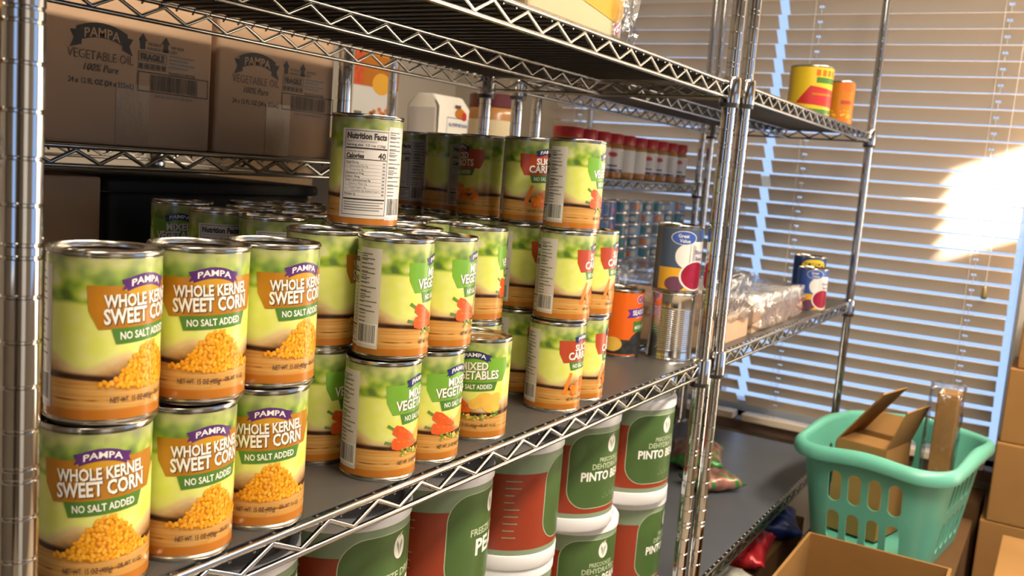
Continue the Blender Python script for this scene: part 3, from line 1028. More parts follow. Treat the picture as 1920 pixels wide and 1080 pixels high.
def bucket_meshes():
    bm = bmesh.new()
    lathe(bm, [(0, 0.001), (BR - .004, 0.001), (BR - .001, 0.0), (BR + .0003, .002), (BR + .0003, .019), (BR - .0008, .021), (0.0745, .0212)], 64)
    base = bm_mesh(bm, 'base_cap', [M['white_plastic']], True, 40)
    bm = bmesh.new()
    h = BH
    lathe(bm, [(0.0745, h - .0165), (BR - .0008, h - .016), (BR + .0008, h - .0145), (BR + .0008, h - .003), (BR - .0006, h - .0006), (BR - .003, h), (BR - .0075, h), (BR - .009, h - .002), (BR - .016, h - .0024), (0, h - .0024)], 64)
    lid = bm_mesh(bm, 'overcap', [M['white_plastic']], True, 40)
    return base, lid


BBASE, BLID = bucket_meshes()
PINTO = bucket_label((('PRECOOKED', .628, .0066, .048, 'paleline', .02), ('DEHYDRATED', .572, .0082, .072, 'paleline', .02), ('PINTO BEANS', .488, .0130, .106, 'white', .03), ('Long Term Food Storage', .43, .003, .045, 'faint', .0)))
PEAS = bucket_label((('FREEZE DRIED', .585, .0082, .080, 'paleline', .02), ('PEAS', .475, .0190, .060, 'white', .03), ('Long Term Food Storage', .40, .003, .045, 'faint', .0)))
TVP = bucket_label((('TVP', .485, .0135, .040, 'white', .03),))


def bucket(lab, x, y, tier, rz, label):
    t = thing('large_food_can', label, 'can', (x, y, 0.6474 + tier * (BH + 0.0002)), rz, 'large green and red food cans')
    link('base_cap', BBASE, t); link('overcap', BLID, t); link('paper_label', lab, t)
    return t


bucket(PINTO, 1.113, .092, 1, -10.0, 'upper large pinto beans can on the lower shelf, farthest along beside the posts')
bucket(PINTO, .945, .115, 1, -6.0, 'upper large pinto beans can, second from the far posts')
bucket(TVP, .768, .119, 1, 40.8, 'upper large can turned to its rust red side with small print')
bucket(PEAS, .588, .119, 1, 17.6, 'upper large can with freeze dried peas label, partly under the shelf rim')
bucket(PEAS, .425, .12, 1, 7.0, 'upper large freeze dried can below the corn cans, its seal near the rim')
bucket(PEAS, .262, .125, 1, 30.0, 'upper large can below the corn cans, only its rim and top band in view')
bucket(PINTO, 1.135, .100, 0, 14.0, 'lower large pinto beans can carrying the farthest one')
bucket(PINTO, .978, .118, 0, -17, 'lower large pinto beans can with its cream lid sticking out under the upper can')
bucket(TVP, .770, .122, 0, 0, 'lower large can under the rust red sided can, its white lid edge showing')
bucket(PEAS, .590, .122, 0, 20, 'lower large can under the freeze dried peas can')
bucket(PEAS, .427, .122, 0, 10, 'lower large can under the freeze dried can below the corn')
bucket(PEAS, .264, .127, 0, 10, 'lower large can nearest the big chrome post')

# ------------------------------------------------------------------ other tins
def plain_tin(name, label, cat, R, H, lab, loc, rz, group=None, z0=.0035, parts=True):
    body, lid, base = tin_meshes(H, R)
    t = thing(name, label, cat, loc, rz, group)
    link('can_body', body, t); link('can_lid', lid, t)
    if lab: link('paper_label', lab, t)
    return t


def simple_label(nm, R, H, bands, fn=None):
    p = Print()
    if fn: fn(p, R * PI / 180, H)
    return label_mesh(nm, R, .0042, H - .0042, None, p, 56, bands)


# bare ribbed steel can
R, H = .0372, CH
bm = bmesh.new()
prof = [(R - .004, .0025), (R - .002, .0005), (R + .001, 0), (R + .0013, .0015), (R + .001, .003), (R, .0045), (R, .016)]
z = .018
while z < .084:
    prof += [(R, z), (R - .0011, z + .0014), (R, z + .0028)]; z += .0034
prof += [(R, z + .002), (R, H - .005), (R + .0013, H - .0026), (R + .0013, H - .001), (R + .0008, H), (R - .0004, H), (R - .0012, H - .0012), (R - .0014, H - .0042)]
lathe(bm, prof, 64)
rib = bm_mesh(bm, 'can_body', [M['steel']], True, 80)
t = thing('steel_can', 'bare ribbed steel can without a paper label beside the chrome posts', 'can', (1.168, .0535, SZM + .0001), 0)
link('can_body', rib, t); link('can_lid', tin_meshes(H, R)[1], t)


def beets(p, D, H):
    k = H / CH
    p.rect(-70 * D, 92 * D, .006, H - .006, M['slateblue'] if k > .97 else M['blue'], 1)
    p.rect(-70 * D, 92 * D, .006, .042, M['corn_c'], 1.3)
    pts = [(-22 * D, .090)] + [(-28 * D + 22 * D * math.cos(a), .066 + .017 * math.sin(a)) for a in [PI * .62 + i * PI * .15 for i in range(7)]] + [(92 * D, .034), (92 * D, .088), (40 * D, .092)]
    p.ell(5 * D, .062, 34 * D, .021, M['white'], 2, 24)
    p.rect(5 * D, 92 * D, .041, .086, M['white'], 2)
    p.ell(70 * D, .098, 34 * D, .012, M['blue'], 3, 24)
    p.ell(-10 * D, .091, 33 * D, .0115, M['white'], 4, 24)
    p.ell(-10 * D, .091, 31 * D, .0105, M['blue'], 5, 24)
    p.text('Great', -12 * D, .0945, .0055, M['white'], .018, 6, .02)
    p.text('Value', -8 * D, .0865, .0055, M['white'], .018, 6, .02)
    p.text('Sliced', 38 * D, .069, .006, M['violet'], .021, 4, .02)
    p.text('Beets', 40 * D, .0585, .006, M['violet'], .018, 4, .02)
    p.ell(30 * D, .030, 46 * D, .0245, M['white'], 5, 28)
    p.ell(31 * D, .0305, 42 * D, .0225, M['beet'], 6, 28)
    p.ell(-24 * D, .016, 26 * D, .012, M['plum'], 4, 18)


plain_tin('beet_can', 'blue and white sliced beets can on top of the bare steel can', 'can', R, CH,
          simple_label('beet_label', R + .0003, CH, [(0, 1, M['greyink'])], beets), (1.170, .0545, SZM + CH + .0002), -48)


def greens(p, D, H):
    p.rect(-85 * D, 85 * D, .006, H - .006, M['vivid_orange'], 1)
    p.rect(-85 * D, 85 * D, .006, .030, M['darkbean'], 2)
    p.ell(-45 * D, .022, 26 * D, .012, M['potato'], 3, 16)
    p.ell(48 * D, .024, 50 * D, .022, M['darkbean'], 2.5, 20)
    p.text('Glory', 46 * D, .097, .0120, M['white'], .040, 2, .05); p.text('Glory', 46 * D, .097, .0110, M['violet'], .038, 3, .03)
    p.poly([(-12 * D, .066), (-4 * D, .0735), (-12 * D, .080), (80 * D, .086), (80 * D, .072)], M['violet'], 4)
    p.text('SEASONED', 40 * D, .0765, .008, M['white'], .046, 5, .03, rot=.08)
    p.text('COUNTRY STYLE', 40 * D, .0675, .003, M['white'], .03, 5, .01)
    p.rect(8 * D, 80 * D, .043, .061, M['dgreen'], 4)
    p.text('MIXED GREENS', 42 * D, .052, .0058, M['white'], .036, 5, .02, rot=.1)


plain_tin('greens_can', 'orange seasoned greens can with purple ribbon standing before the tuna stack', 'can', .0358, CH,
          simple_label('greens_label', .0361, CH, [(0, 1, M['vivid_orange'])], greens), (1.118, .125, SZM + .0001), -37)


def jalapeno(p, D, H):
    p.rect(-80 * D, 80 * D, .005, H - .005, M['yellow'], 1)
    for i in range(4): p.rect((-14 + i * 17) * D, (-2 + i * 17) * D, H - .024, H - .010, M['vivid_orange'], 2)
    p.rect(-12 * D, 62 * D, H - .040, H - .027, M['dgreen'], 2)
    p.poly([(-62 * D, .030), (-26 * D, .070), (60 * D, .062), (62 * D, .022)], M['red'], 3)
    p.rect(-20 * D, 44 * D, .049, .054, M['corn_b'], 4)
    p.rect(-60 * D, 62 * D, .008, .018, M['dgreen'], 2)


plain_tin('tall_yellow_can', 'big yellow can with red shape on the upper right shelf', 'can', .049, .117,
          simple_label('yellow_label', .0493, .117, [(0, 1, M['yellow'])], jalapeno), (1.985, .075, 1.5099), -50)


def hominy(p, D, H):
    p.rect(-80 * D, 80 * D, .005, H - .005, M['corn_b'], 1)
    p.ell(0, H - .016, 30 * D, .012, M['vivid_orange'], 2, 20)
    for i in range(24):
        p.ell(random.uniform(-60, 60) * D, random.uniform(.01, .04), .004, .003, random.choice((M['corn_c'], M['corn_a'], M['vivid_orange'])), 3 + i * .1, 8)
    p.rect(-24 * D, 24 * D, .054, .063, M['brick_panel'], 3)


plain_tin('orange_can', 'smaller orange can standing behind the big yellow can on the upper shelf', 'can', .0355, .112,
          simple_label('orange_label', .0358, .112, [(0, 1, M['corn_b'])], hominy), (2.235, .06, 1.5099), -48)


def small_beets(p, D, H):
    beets(p, D, H)


plain_tin('small_beet_can', 'light blue and white can in front of the dark blue bean can', 'can', .0358, .105,
          simple_label('small_beet_label', .0361, .105, [(0, .38, M['corn_c']), (.38, 1, M['blue'])], small_beets), (2.098, .042, SB + .0014), -58)


def bush(p, D, H):
    p.rect(-85 * D, 85 * D, .005, H - .005, M['deepblue'], 1)
    p.ell(0, H - .021, 44 * D, .014, M['yellow'], 2, 24)
    p.rect(-62 * D, 62 * D, H - .031, H - .017, M['ink'], 3)
    p.text("BUSH'S", 0, H - .024, .011, M['yellow'], .066, 4, .04)
    p.rect(40 * D, 85 * D, .045, .085, M['skyblue'], 2)
    p.ell(15 * D, .022, 52 * D, .018, M['corn_b'], 3, 20)
    p.ell(10 * D, .020, 34 * D, .012, M['brown_ink'], 4, 18)


plain_tin('bean_can', 'dark blue bean can with yellow arch standing behind the light blue can', 'can', .041, .125,
          simple_label('bean_label', .0413, .125, [(0, 1, M['deepblue'])], bush), (2.235, .085, SB + .0014), -58)

# ------------------------------------------------------------------ peanut butter jars
bm = bmesh.new(); JR, JH = .037, .112
lathe(bm, [(0, .0), (JR - .004, .0), (JR, .004), (JR, .078), (JR - .002, .084), (JR - .005, .089), (JR - .005, .094), (0, .094)], 36)
JAR = bm_mesh(bm, 'jar', [M['peanut']], True, 50)
bm = bmesh.new()
n = 44
for k, (r0, z) in enumerate(((JR - .004, .088), (JR - .0015, .089), (JR - .0015, .109), (JR - .004, JH))):
    pass
lathe(bm, [(JR - .005, .0885), (JR - .001, .0885), (JR - .001, .109), (JR - .003, JH), (0, JH)], n)
for i, v in enumerate(bm.verts):
    if v.co.z < .1095 and math.hypot(v.co.x, v.co.y) > JR - .002 and i % 2: v.co.x *= .978; v.co.y *= .978
JLID = bm_mesh(bm, 'screw_lid', [M['redlid']], True, 30)
p = Print(); D = (JR + .0003) * PI / 180
p.rect(-75 * D, 75 * D, .018, .075, M['paper'], 1)
p.rect(-75 * D, 75 * D, .018, .024, M['navy'], 2)
p.ell(0, .060, 18 * D, .006, M['red'], 2, 18); p.rect(-20 * D, 20 * D, .030, .034, M['navy'], 2)
for i in range(7): p.rect(34 * D, 62 * D, .030 + i * .006, .0318 + i * .006, M['greyink'], 2)
JLAB = label_mesh('jar_label', JR + .0003, .018, .075, None, p, 48, [(0, 1, M['paper'])])
PBZ = 1.3305
k = 0
for row, y in enumerate((.538, .615)):
    for i in range(10 if row == 0 else 4):
        x = 2.352 - i * .0765 - row * .03
        words = ('first', 'second', 'third', 'fourth', 'fifth', 'sixth', 'seventh', 'eighth', 'ninth', 'tenth')
        lb = 'peanut butter jar with red lid, %s in the front row counted from the window end' % words[i] if row == 0 else 'peanut butter jar hidden in the second row behind the front jars'
        t = thing('peanut_butter_jar', lb, 'jar', (x, y, PBZ), -45 + random.uniform(-1, 1) * 150 * (i % 3 > 0), 'peanut butter jars')
        link('jar', JAR, t); link('screw_lid', JLID, t); link('jar_label', JLAB, t)

# ------------------------------------------------------------------ small tins stacked under the jars
def small_tin(nm, R, H, bands, fn):
    bm = bmesh.new()
    lathe(bm, [(0, .001), (R - .003, .001), (R, 0), (R, .002), (R - .0006, .003), (R - .0006, H - .003), (R, H - .002), (R, H), (R - .0012, H), (R - .0016, H - .002), (R - .01, H - .002), (R - .012, H - .0012), (0, H - .0012)], 36)
    tin = bm_mesh(bm, nm, [M['tin']], True, 40)
    p = Print(); fn(p, R * PI / 180, H)
    lab = label_mesh(nm + '_label', R - .0002, .0032, H - .0032, None, p, 40, bands)
    return tin, lab


def tuna_a(p, D, H):
    p.rect(-60 * D, 60 * D, .005, H - .005, M['greyblue'], 1); p.ell(0, H / 2, 20 * D, .009, M['teal'], 2, 14); p.ell(-34 * D, H / 2, 14 * D, .007, M['corn_b'], 2, 12); p.ell(36 * D, H / 2, 14 * D, .007, M['paper'], 2, 12)
def tuna_b(p, D, H):
    p.rect(-60 * D, 60 * D, .005, H - .005, M['skyblue'], 1); p.ell(0, H / 2, 22 * D, .009, M['carrot_o'], 2, 14); p.ell(30 * D, H / 2, 16 * D, .008, M['paper'], 2, 12)
def milk(p, D, H):
    p.rect(-70 * D, 0, .005, H - .005, M['paper'], 1); p.rect(0, 70 * D, .005, H - .005, M['blue'], 1); p.ell(-20 * D, H / 2, 18 * D, .012, M['skyblue'], 2, 14); p.ell(20 * D, H / 2, 10 * D, .008, M['pink'], 2, 12)


TU = [small_tin('tuna_tin', .041, .0315, [(0, 1, M['greyblue'])], tuna_a), small_tin('tuna_tin', .041, .0315, [(0, 1, M['skyblue'])], tuna_b)]
MK = small_tin('milk_tin', .036, .044, [(0, 1, M['blue'])], milk)
TZ = 1.0835
rows = ('bottom', 'second', 'third', 'fourth', 'fifth', 'top')
cols = ('nearest the window', 'second from the window', 'third from the window', 'fourth from the window', 'fifth from the window', 'sixth from the window')
for c in range(6):
    for r_ in range(6):
        tn, lb = TU[(c * 2 + r_ * 3 + (c // 2)) % 2] if c < 5 else TU[0]
        t = thing('tuna_can', 'flat tuna can in the stack under the jars, %s layer, column %s' % (rows[r_], cols[c]), 'can',
                  (2.408 - c * .083, .553, TZ + r_ * .0318), -48 + (c * 37 + r_ * 53) % 60 - 30, 'stacked tuna cans')
        link('can_body', tn, t); link('paper_label', lb, t)
for c in range(2):
    for r_ in range(4):
        t = thing('milk_can', 'small blue and white can beside the tuna stack, %s layer, %s pile' % (('bottom', 'second', 'third', 'top')[r_], ('inner', 'outer')[c]), 'can',
                  (1.902 - c * .075, .545, TZ + .012 + r_ * .0446), -52 + (c * 31 + r_ * 47) % 50 - 25, 'small blue and white cans')
        link('can_body', MK[0], t); link('paper_label', MK[1], t)


# ------------------------------------------------------------------ cartons and boxes
def carton_bm(x0, x1, y0, y1, z0, z1, bev=.003):
    b = bmesh.new(); box(b, x0, x1, y0, y1, z0, z1); bevel(b, bev, 2)
    return b


def film_wrap(x0, x1, y0, y1, z0, z1, amp=.005, seed=1, sub=10):
    """crumpled clear film around a box"""
    b = bmesh.new(); box(b, x0, x1, y0, y1, z0, z1)
    bmesh.ops.subdivide_edges(b, edges=list(b.edges), cuts=sub, use_grid_fill=True)
    r = random.Random(seed)
    for v in b.verts:
        n = Vector((r.gauss(0, 1), r.gauss(0, 1), r.gauss(0, 1))) * amp * .5
        v.co += n
        v.co.z = max(v.co.z, z0 + .0005)
    return b


def oil_carton(x0, x1, label):
    w = x1 - x0
    y0, z0, h, d = .508, 1.3275, .268, .33
    t = thing('oil_carton', label, 'carton', ((x0 + x1) / 2, y0, z0), 0, 'vegetable oil cartons')
    link('box', bm_mesh(carton_bm(-w / 2, w / 2, 0, d, 0, h, .004), 'box', [M['card_pale']]), t)
    p = Print(); cx = -.044; K = M['ink']
    Z = lambda z: z - z0
    # ribbon
    n = 8; hw = .034
    up = [(cx + hw * (2 * i / n - 1), Z(1.4685) - 7 * (hw * (2 * i / n - 1)) ** 2) for i in range(n + 1)]
    p.poly([(x, y - .017) for x, y in reversed(up)] + up, K, 2)
    for s in (-1, 1):
        p.poly([(cx + s * .027, Z(1.457)), (cx + s * .042, Z(1.456)), (cx + s * .037, Z(1.447)), (cx + s * .042, Z(1.436)), (cx + s * .027, Z(1.441))], K, 1)
    p.text('PAMPA', cx, Z(1.4575), .0105, M['card_pale'], .048, 3, .02, bend=5)
    p.text('VEGETABLE OIL', cx - .001, Z(1.4305), .0105, M['brown_ink'], .088, 2, -.004)
    p.text('100% Pure', cx, Z(1.4165), .0082, K, .046, 2, .01, shear=.3)
    p.text('24 x 12 FL OZ (24 x 355mL)', cx + .0005, Z(1.4), .0062, K, .088, 2, .018)
    ax = .0065
    for dx in (0, .034):
        x = ax + .0055 + dx
        p.poly([(x - .0035, Z(1.447)), (x + .0035, Z(1.447)), (x + .0035, Z(1.457)), (x + .0065, Z(1.457)), (x, Z(1.466)), (x - .0065, Z(1.457)), (x - .0035, Z(1.457))], K, 2)
    for x, tt in ((ax + .0125, ('THIS SIDE UP', 'HANDLE CARE')), (ax + .0475, ('KEEP INSIDE', 'DRY'))):
        for i, q in enumerate(tt): p.text(q, x, Z(1.4545) - i * .0055, .0035, K, .02 if i == 0 else None, 2, .015, align='L')
    p.frame(ax - .0005, ax + .0415, Z(1.4325), Z(1.4445), .0008, K, 2)
    p.text('FRAGILE', ax + .0205, Z(1.4385), .0072, K, .035, 2, .045)
    for i in range(5):
        p.frame(ax + i * .0085, ax + i * .0085 + .0065, Z(1.4235), Z(1.4305), .001, K, 2)
        p.ell(ax + i * .0085 + .0032, Z(1.427), .0018, .0022, K, 2, 8)
    for i in range(4):
        p.rect(ax + .045, ax + .085 - (i % 2) * .01, Z(1.4425) - i * .0045, Z(1.4425) - i * .0045 + .0022, M['greyink'], 2)
    p.text('PRODUCT OF USA', ax + .045, Z(1.4225), .0034, K, .042, 2, .02, align='L')
    p.frame(ax - .001, ax + .1085, Z(1.396), Z(1.4205), .0014, K, 2)
    p.barcode(ax + .018, ax + .092, Z(1.3985), Z(1.418), K, 40, 2, 9)
    for i in range(14):
        p.rect(ax + .026 + i * .0042, ax + .028 + i * .0042, Z(1.3905), Z(1.3935), M['greyink'], 2)
    link('printed_side', bm_mesh(p.plane(), 'printed_side', p.mats), t)
    for za, zb in ((.002, .075), (h - .055, h - .002)):
        b = bmesh.new(); box(b, -.024, .024, -.0006, .001, za, zb)
        link('tape_strip', bm_mesh(b, 'tape_strip', [M['tape']]), t)
    return t


oil_carton(.336, .5775, 'vegetable oil carton nearest the big chrome post')
oil_carton(.5875, .8165, 'vegetable oil carton next to the chrome post behind the nutrition label can')
tag(link('storage_carton', bm_mesh(carton_bm(.06, .325, .515, .83, 1.3275, 1.59), 'storage_carton', [M['card']])), 'brown carton mostly hidden behind the big chrome post', 'carton')
# behind the cans, under the oil cartons
tag(link('storage_carton', bm_mesh(carton_bm(.12, .432, .53, .84, .8805, 1.288), 'storage_carton', [M['card_pale']])), 'shaded carton below the oil cartons, left of the black bin', 'carton')
t = thing('storage_bin', 'black plastic storage bin below the oil cartons behind the cans', 'bin', (.63, .70, .8805))
b = bmesh.new(); hexa(b, [(-.165, -.15, 0), (.165, -.15, 0), (.165, .15, 0), (-.165, .15, 0), (-.183, -.165, .392), (.183, -.165, .392), (.183, .165, .392), (-.183, .165, .392)]); bevel(b, .012, 3)
link('bin_body', bm_mesh(b, 'bin_body', [M['black_plastic']], True, 40), t)
b = bmesh.new(); box(b, -.190, .190, -.172, .172, .388, .405); bevel(b, .006, 2)
link('bin_lid', bm_mesh(b, 'bin_lid', [M['black_plastic']], True, 40), t)


# unseen board added as a support under the crispy snack box, far behind
b = bmesh.new(); box(b, 1.42, 2.55, 1.06, 1.55, 1.375, 1.40); box(b, 1.5, 1.53, 1.2, 1.55, 1.22, 1.375); box(b, 2.4, 2.43, 1.2, 1.55, 1.22, 1.375)
tag(link('support_shelf', bm_mesh(b, 'support_shelf', [M['wood']])), 'wooden board added on the back wall as a support for the orange food box', 'shelf')
t = thing('cereal_box', 'orange and white food box standing far back left of the flour bag', 'box', (1.645, 1.10, 1.4003))
link('box', bm_mesh(carton_bm(-.092, .092, 0, .07, 0, .222, .002), 'box', [M['paper']]), t)
p = Print()
p.rect(-.0915, .0915, .115, .2215, M['corn_b'], 1); p.rect(-.0915, -.055, .115, .2215, M['carrot'], 2)
p.rect(-.045, .085, .195, .215, M['corn_a'], 2);
p.ell(.02, .125, .038, .028, M['corn_c'], 2, 20)
for i in range(12): p.ell(random.uniform(-.02, .07), random.uniform(.035, .062), .008, .006, random.choice((M['corn_b'], M['carrot_o'], M['brown_ink'])), 2 + i * .2, 9)
p.rect(-.085, -.055, .02, .05, M['greyink'], 2)
link('printed_front', bm_mesh(p.plane(), 'printed_front', p.mats), t)

t = thing('flour_bag', 'white paper flour bag with folded top behind the top row of cans', 'bag', (1.549, .785, 1.3308))
b = bmesh.new()
hexa(b, [(-.064, 0, 0), (.064, 0, 0), (.064, .085, 0), (-.064, .085, 0), (-.067, -.002, .135), (.067, -.002, .135), (.067, .088, .135), (-.067, .088, .135)])
hexa(b, [(-.067, -.002, .135), (.067, -.002, .135), (.067, .088, .135), (-.067, .088, .135), (-.060, .018, .163), (.060, .018, .163), (.060, .066, .163), (-.060, .066, .163)])
bmesh.ops.remove_doubles(b, verts=b.verts, dist=.0001); bevel(b, .006, 3)
link('bag_body', bm_mesh(b, 'bag_body', [M['flourpaper']], True, 40), t)
p = Print()
p.frame(-.030, .058, .012, .112, .0009, M['blue'], 1)
p.ell(.022, .123, .020, .012, M['corn_b'], 2, 16); p.ell(.040, .118, .010, .010, M['red'], 3, 14); p.rect(.0, .024, .134, .142, M['brown_ink'], 3)
p.text('ALL PURPOSE FLOUR', .016, .096, .0075, M['blue'], .078, 2, .02)
p.rect(.0, .036, .064, .068, M['greyink'], 2)
bm_ = p.plane(base=.003)
link('printed_front', bm_mesh(bm_, 'printed_front', p.mats), t)
b = bmesh.new(); box(b, -.0672, -.0665, .006, .08, .02, .130)
link('printed_side', bm_mesh(b, 'printed_side', [M['infopanel']]), t)

t = thing('large_jar', 'big jar with dark maroon lid beside the flour bag', 'jar', (1.752, .80, 1.3308))
b = bmesh.new(); lathe(b, [(0, 0), (.066, 0), (.07, .004), (.07, .135), (.064, .150), (.06, .155), (0, .155)], 40)
link('jar', bm_mesh(b, 'jar', [M['peanut']], True, 40), t)
b = bmesh.new(); lathe(b, [(.060, .152), (.066, .152), (.066, .182), (.063, .185), (0, .185)], 40)
link('screw_lid', bm_mesh(b, 'screw_lid', [M['maroon']], True, 40), t)
p = Print(); D = .0703 * PI / 180
p.rect(-70 * D, 70 * D, .02, .07, M['red'], 1); p.rect(-70 * D, 70 * D, .07, .10, M['cream'], 1);
link('jar_label', label_mesh('jar_label', .0703, .02, .12, None, p, 48, [(0, 1, M['cream'])]), t)

# under the tuna: film wrapped cartons
for x0, x1, lb, sd in ((1.985, 2.45, 'film wrapped carton carrying the tuna stack behind the steel can', 3), (1.50, 1.965, 'film wrapped carton carrying the small blue and white cans', 4)):
    zt = TZ - .001 if x0 > 1.9 else TZ + .011
    t = thing('wrapped_carton', lb, 'carton', ((x0 + x1) / 2, .51, .8805))
    w = (x1 - x0) / 2
    link('box', bm_mesh(carton_bm(-w + .004, w - .004, .004, .32, 0, .13), 'box', [M['card_dark']]), t)
    b = film_wrap(-w, w, 0, .324, 0, zt - .8805, .004, sd, 9)
    for v in b.verts: v.co.z = min(v.co.z, zt - .8805 - .0004)
    link('film', bm_mesh(b, 'film', [M['film_dense']], True), t)

# soup case on the top shelf
t = thing('soup_case', 'film wrapped yellow and cream soup case on the top shelf', 'case', (.668, .012, SAT + .0009))
link('box', bm_mesh(carton_bm(-.12, .112, 0, .26, 0, .16, .004), 'box', [M['soupcream']]), t)
p = Print()
p.poly([(-.12, .045), (.09, .020), (.111, .028), (.111, .058), (-.12, .085)], M['soupyellow'], 1)
p.rect(-.12, -.01, .032, .085, M['pink'], 2)
p.text("Campbell's", -.058, .052, .018, M['cream'], .085, 3, .01, shear=.3)
p.rect(0.0, .111, .075, .159, M['white'], 1)
p.ell(.097, .014, .007, .008, M['pink'], 3, 12)
link('printed_side', bm_mesh(p.plane(), 'printed_side', p.mats), t)
b = film_wrap(.085, .145, -.004, .266, 0, .17, .006, 9, 9)
link('film', bm_mesh(b, 'film', [M['film']], True), t)
# film wrapped flats on the right rack
def tray(x0, x1, y0, y1, z, h, label, film, seed, name='wrapped_carton', fh=.02, full=None):
    t = thing(name, label, 'carton', ((x0 + x1) / 2, (y0 + y1) / 2, z))
    w, d = (x1 - x0) / 2, (y1 - y0) / 2
    b = bmesh.new(); th = .003
    box(b, -w, w, -d, d, 0, th); box(b, -w, w, -d, -d + th, th, h * .72); box(b, -w, w, d - th, d, th, h)
    box(b, -w, -w + th, -d + th, d - th, th, h); box(b, w - th, w, -d + th, d - th, th, h)
    link('tray', bm_mesh(b, 'tray', [M['card_pale']]), t)
    if full:
        link('contents', bm_mesh(carton_bm(-w + .005, w - .005, -d + .005, d - .005, th, h - .002, .004), 'contents', [M[full]]), t)
    b = film_wrap(-w - .003, w + .003, -d - .003, d + .003, 0 if full else h * .55, h + fh, .009, seed, 5)
    link('film', bm_mesh(b, 'film', [M[film]], True), t)
    return t


tray(1.30, 1.53, .03, .28, SB + .0014, .070, 'half empty cardboard tray in loose clear film beside the chrome posts', 'film', 21, fh=.055)
tray(1.562, 1.966, .03, .26, SB + .0014, .066, 'pale flat case tightly wrapped in shiny film on the right rack', 'film_dense', 22, fh=.008, full='paper')


# ------------------------------------------------------------------ bags
def snack_bag(name, label, loc, rz, L, W, T, mats, cat='snack bag', tilt=(0, 0), seed=1, group=None):
    """pillow bag lying on its side with crimped ends"""
    t = thing(name, label, cat, loc, rz, group)
    r = random.Random(seed)
    nx, ny = 22, 14
    b = bmesh.new()
    grids = []
    for s in (1, -1):
        g = []
        for i in range(nx + 1):
            row = []
            for j in range(ny + 1):
                u, v = 2 * i / nx - 1, 2 * j / ny - 1
                env = max(0, (1 - abs(u) ** 3)) ** .6 * max(0, (1 - abs(v) ** 2.6)) ** .55
                z = s * T / 2 * env
                z += s * env * T * .10 * math.sin(u * 9 + seed) * math.sin(v * 6 + seed * 2)
                z += (.0035 * math.sin(j * 2.3) if abs(u) > .9 else 0)
                row.append(b.verts.new((u * L / 2, v * W / 2 * (1 - .10 * (1 - u * u)), z + T / 2 * .92 + tilt[0] * u + tilt[1] * v)))
            g.append(row)
        grids.append(g)
    for k, g in enumerate(grids):
        for i in range(nx):
            for j in range(ny):
                q = (g[i][j], g[i + 1][j], g[i + 1][j + 1], g[i][j + 1])
                f = b.faces.new(q if k == 0 else q[::-1])
                f.material_index = 1 if (i < 2 or i >= nx - 2 or (i + j * 2 + seed) % 11 < 2) else 0
    bmesh.ops.remove_doubles(b, verts=b.verts, dist=.0002)
    for v in b.verts: v.co.z = max(v.co.z, .0005)
    link('bag_body', bm_mesh(b, 'bag_body', [M[m] for m in mats], True), t)
    return t


snack_bag('snack_bag', 'brown and green snack bag lying on the slate grey lower shelf', (2.01, .262, .6108), 18, .19, .14, .06, ('snackbrown', 'snackgreen'), seed=3)
snack_bag('snack_bag', 'small brown and green snack bag slumped against the other one on the lower shelf', (1.85, .165, .6108), -38, .13, .10, .045, ('snackbrown', 'snackgreen'), seed=5)
liner('dark liner on the lowest shelf under the heap of foil bags', 1.285, 2.404, .011, .447, .3009)
tag(link('storage_carton', bm_mesh(carton_bm(1.36, 2.34, .04, .43, .3012, .43), 'storage_carton', [M['card_shade']])), 'low brown carton on the lowest right shelf carrying foil bags', 'carton')
snack_bag('snack_bag', 'shiny red foil snack bag below the lower shelf edge', (1.925, .10, .4304), 8, .22, .15, .07, ('snackred', 'snackred'), seed=7)
snack_bag('snack_bag', 'dark blue foil snack bag behind the shiny red one', (2.165, .095, .4304), 20, .20, .16, .07, ('snackblue', 'snackblue'), seed=8)
snack_bag('snack_bag', 'pale foil snack bag in front of the shiny red one', (1.70, .075, .4304), -15, .16, .13, .05, ('snackpale', 'snackpale'), seed=9)


# ------------------------------------------------------------------ laundry basket by the window
def rrect(hx, hy, cr, n):
    """n points evenly along a rounded rectangle, counter-clockwise"""
    import bisect
    raw = []
    for cx, cy, a0 in ((hx - cr, hy - cr, 0), (-hx + cr, hy - cr, 90), (-hx + cr, -hy + cr, 180), (hx - cr, -hy + cr, 270)):
        for i in range(13):
            a = math.radians(a0 + i * 7.5); raw.append((cx + cr * math.cos(a), cy + cr * math.sin(a)))
    raw.append(raw[0])
    L = [0]
    for a, c in zip(raw, raw[1:]): L.append(L[-1] + math.hypot(c[0] - a[0], c[1] - a[1]))
    out = []
    for i in range(n):
        d = L[-1] * i / n; k = min(max(bisect.bisect_right(L, d) - 1, 0), len(raw) - 2)
        f = (d - L[k]) / max(1e-9, L[k + 1] - L[k])
        out.append((raw[k][0] + (raw[k + 1][0] - raw[k][0]) * f, raw[k][1] + (raw[k + 1][1] - raw[k][1]) * f))
    return out


BX, BY, BZ, BHT = 2.084, -.204, .515, .248
HX, HY, CRN = .236, .166, .085
basket = thing('laundry_basket', 'turquoise plastic laundry basket holding cartons below the window', 'basket', (BX, BY, BZ), -7)
n = 168
def wave(x, y):
    a = math.atan2(y / HY, x / HX)
    return .006 * math.cos(4 * a) - .002 * math.cos(2 * a)


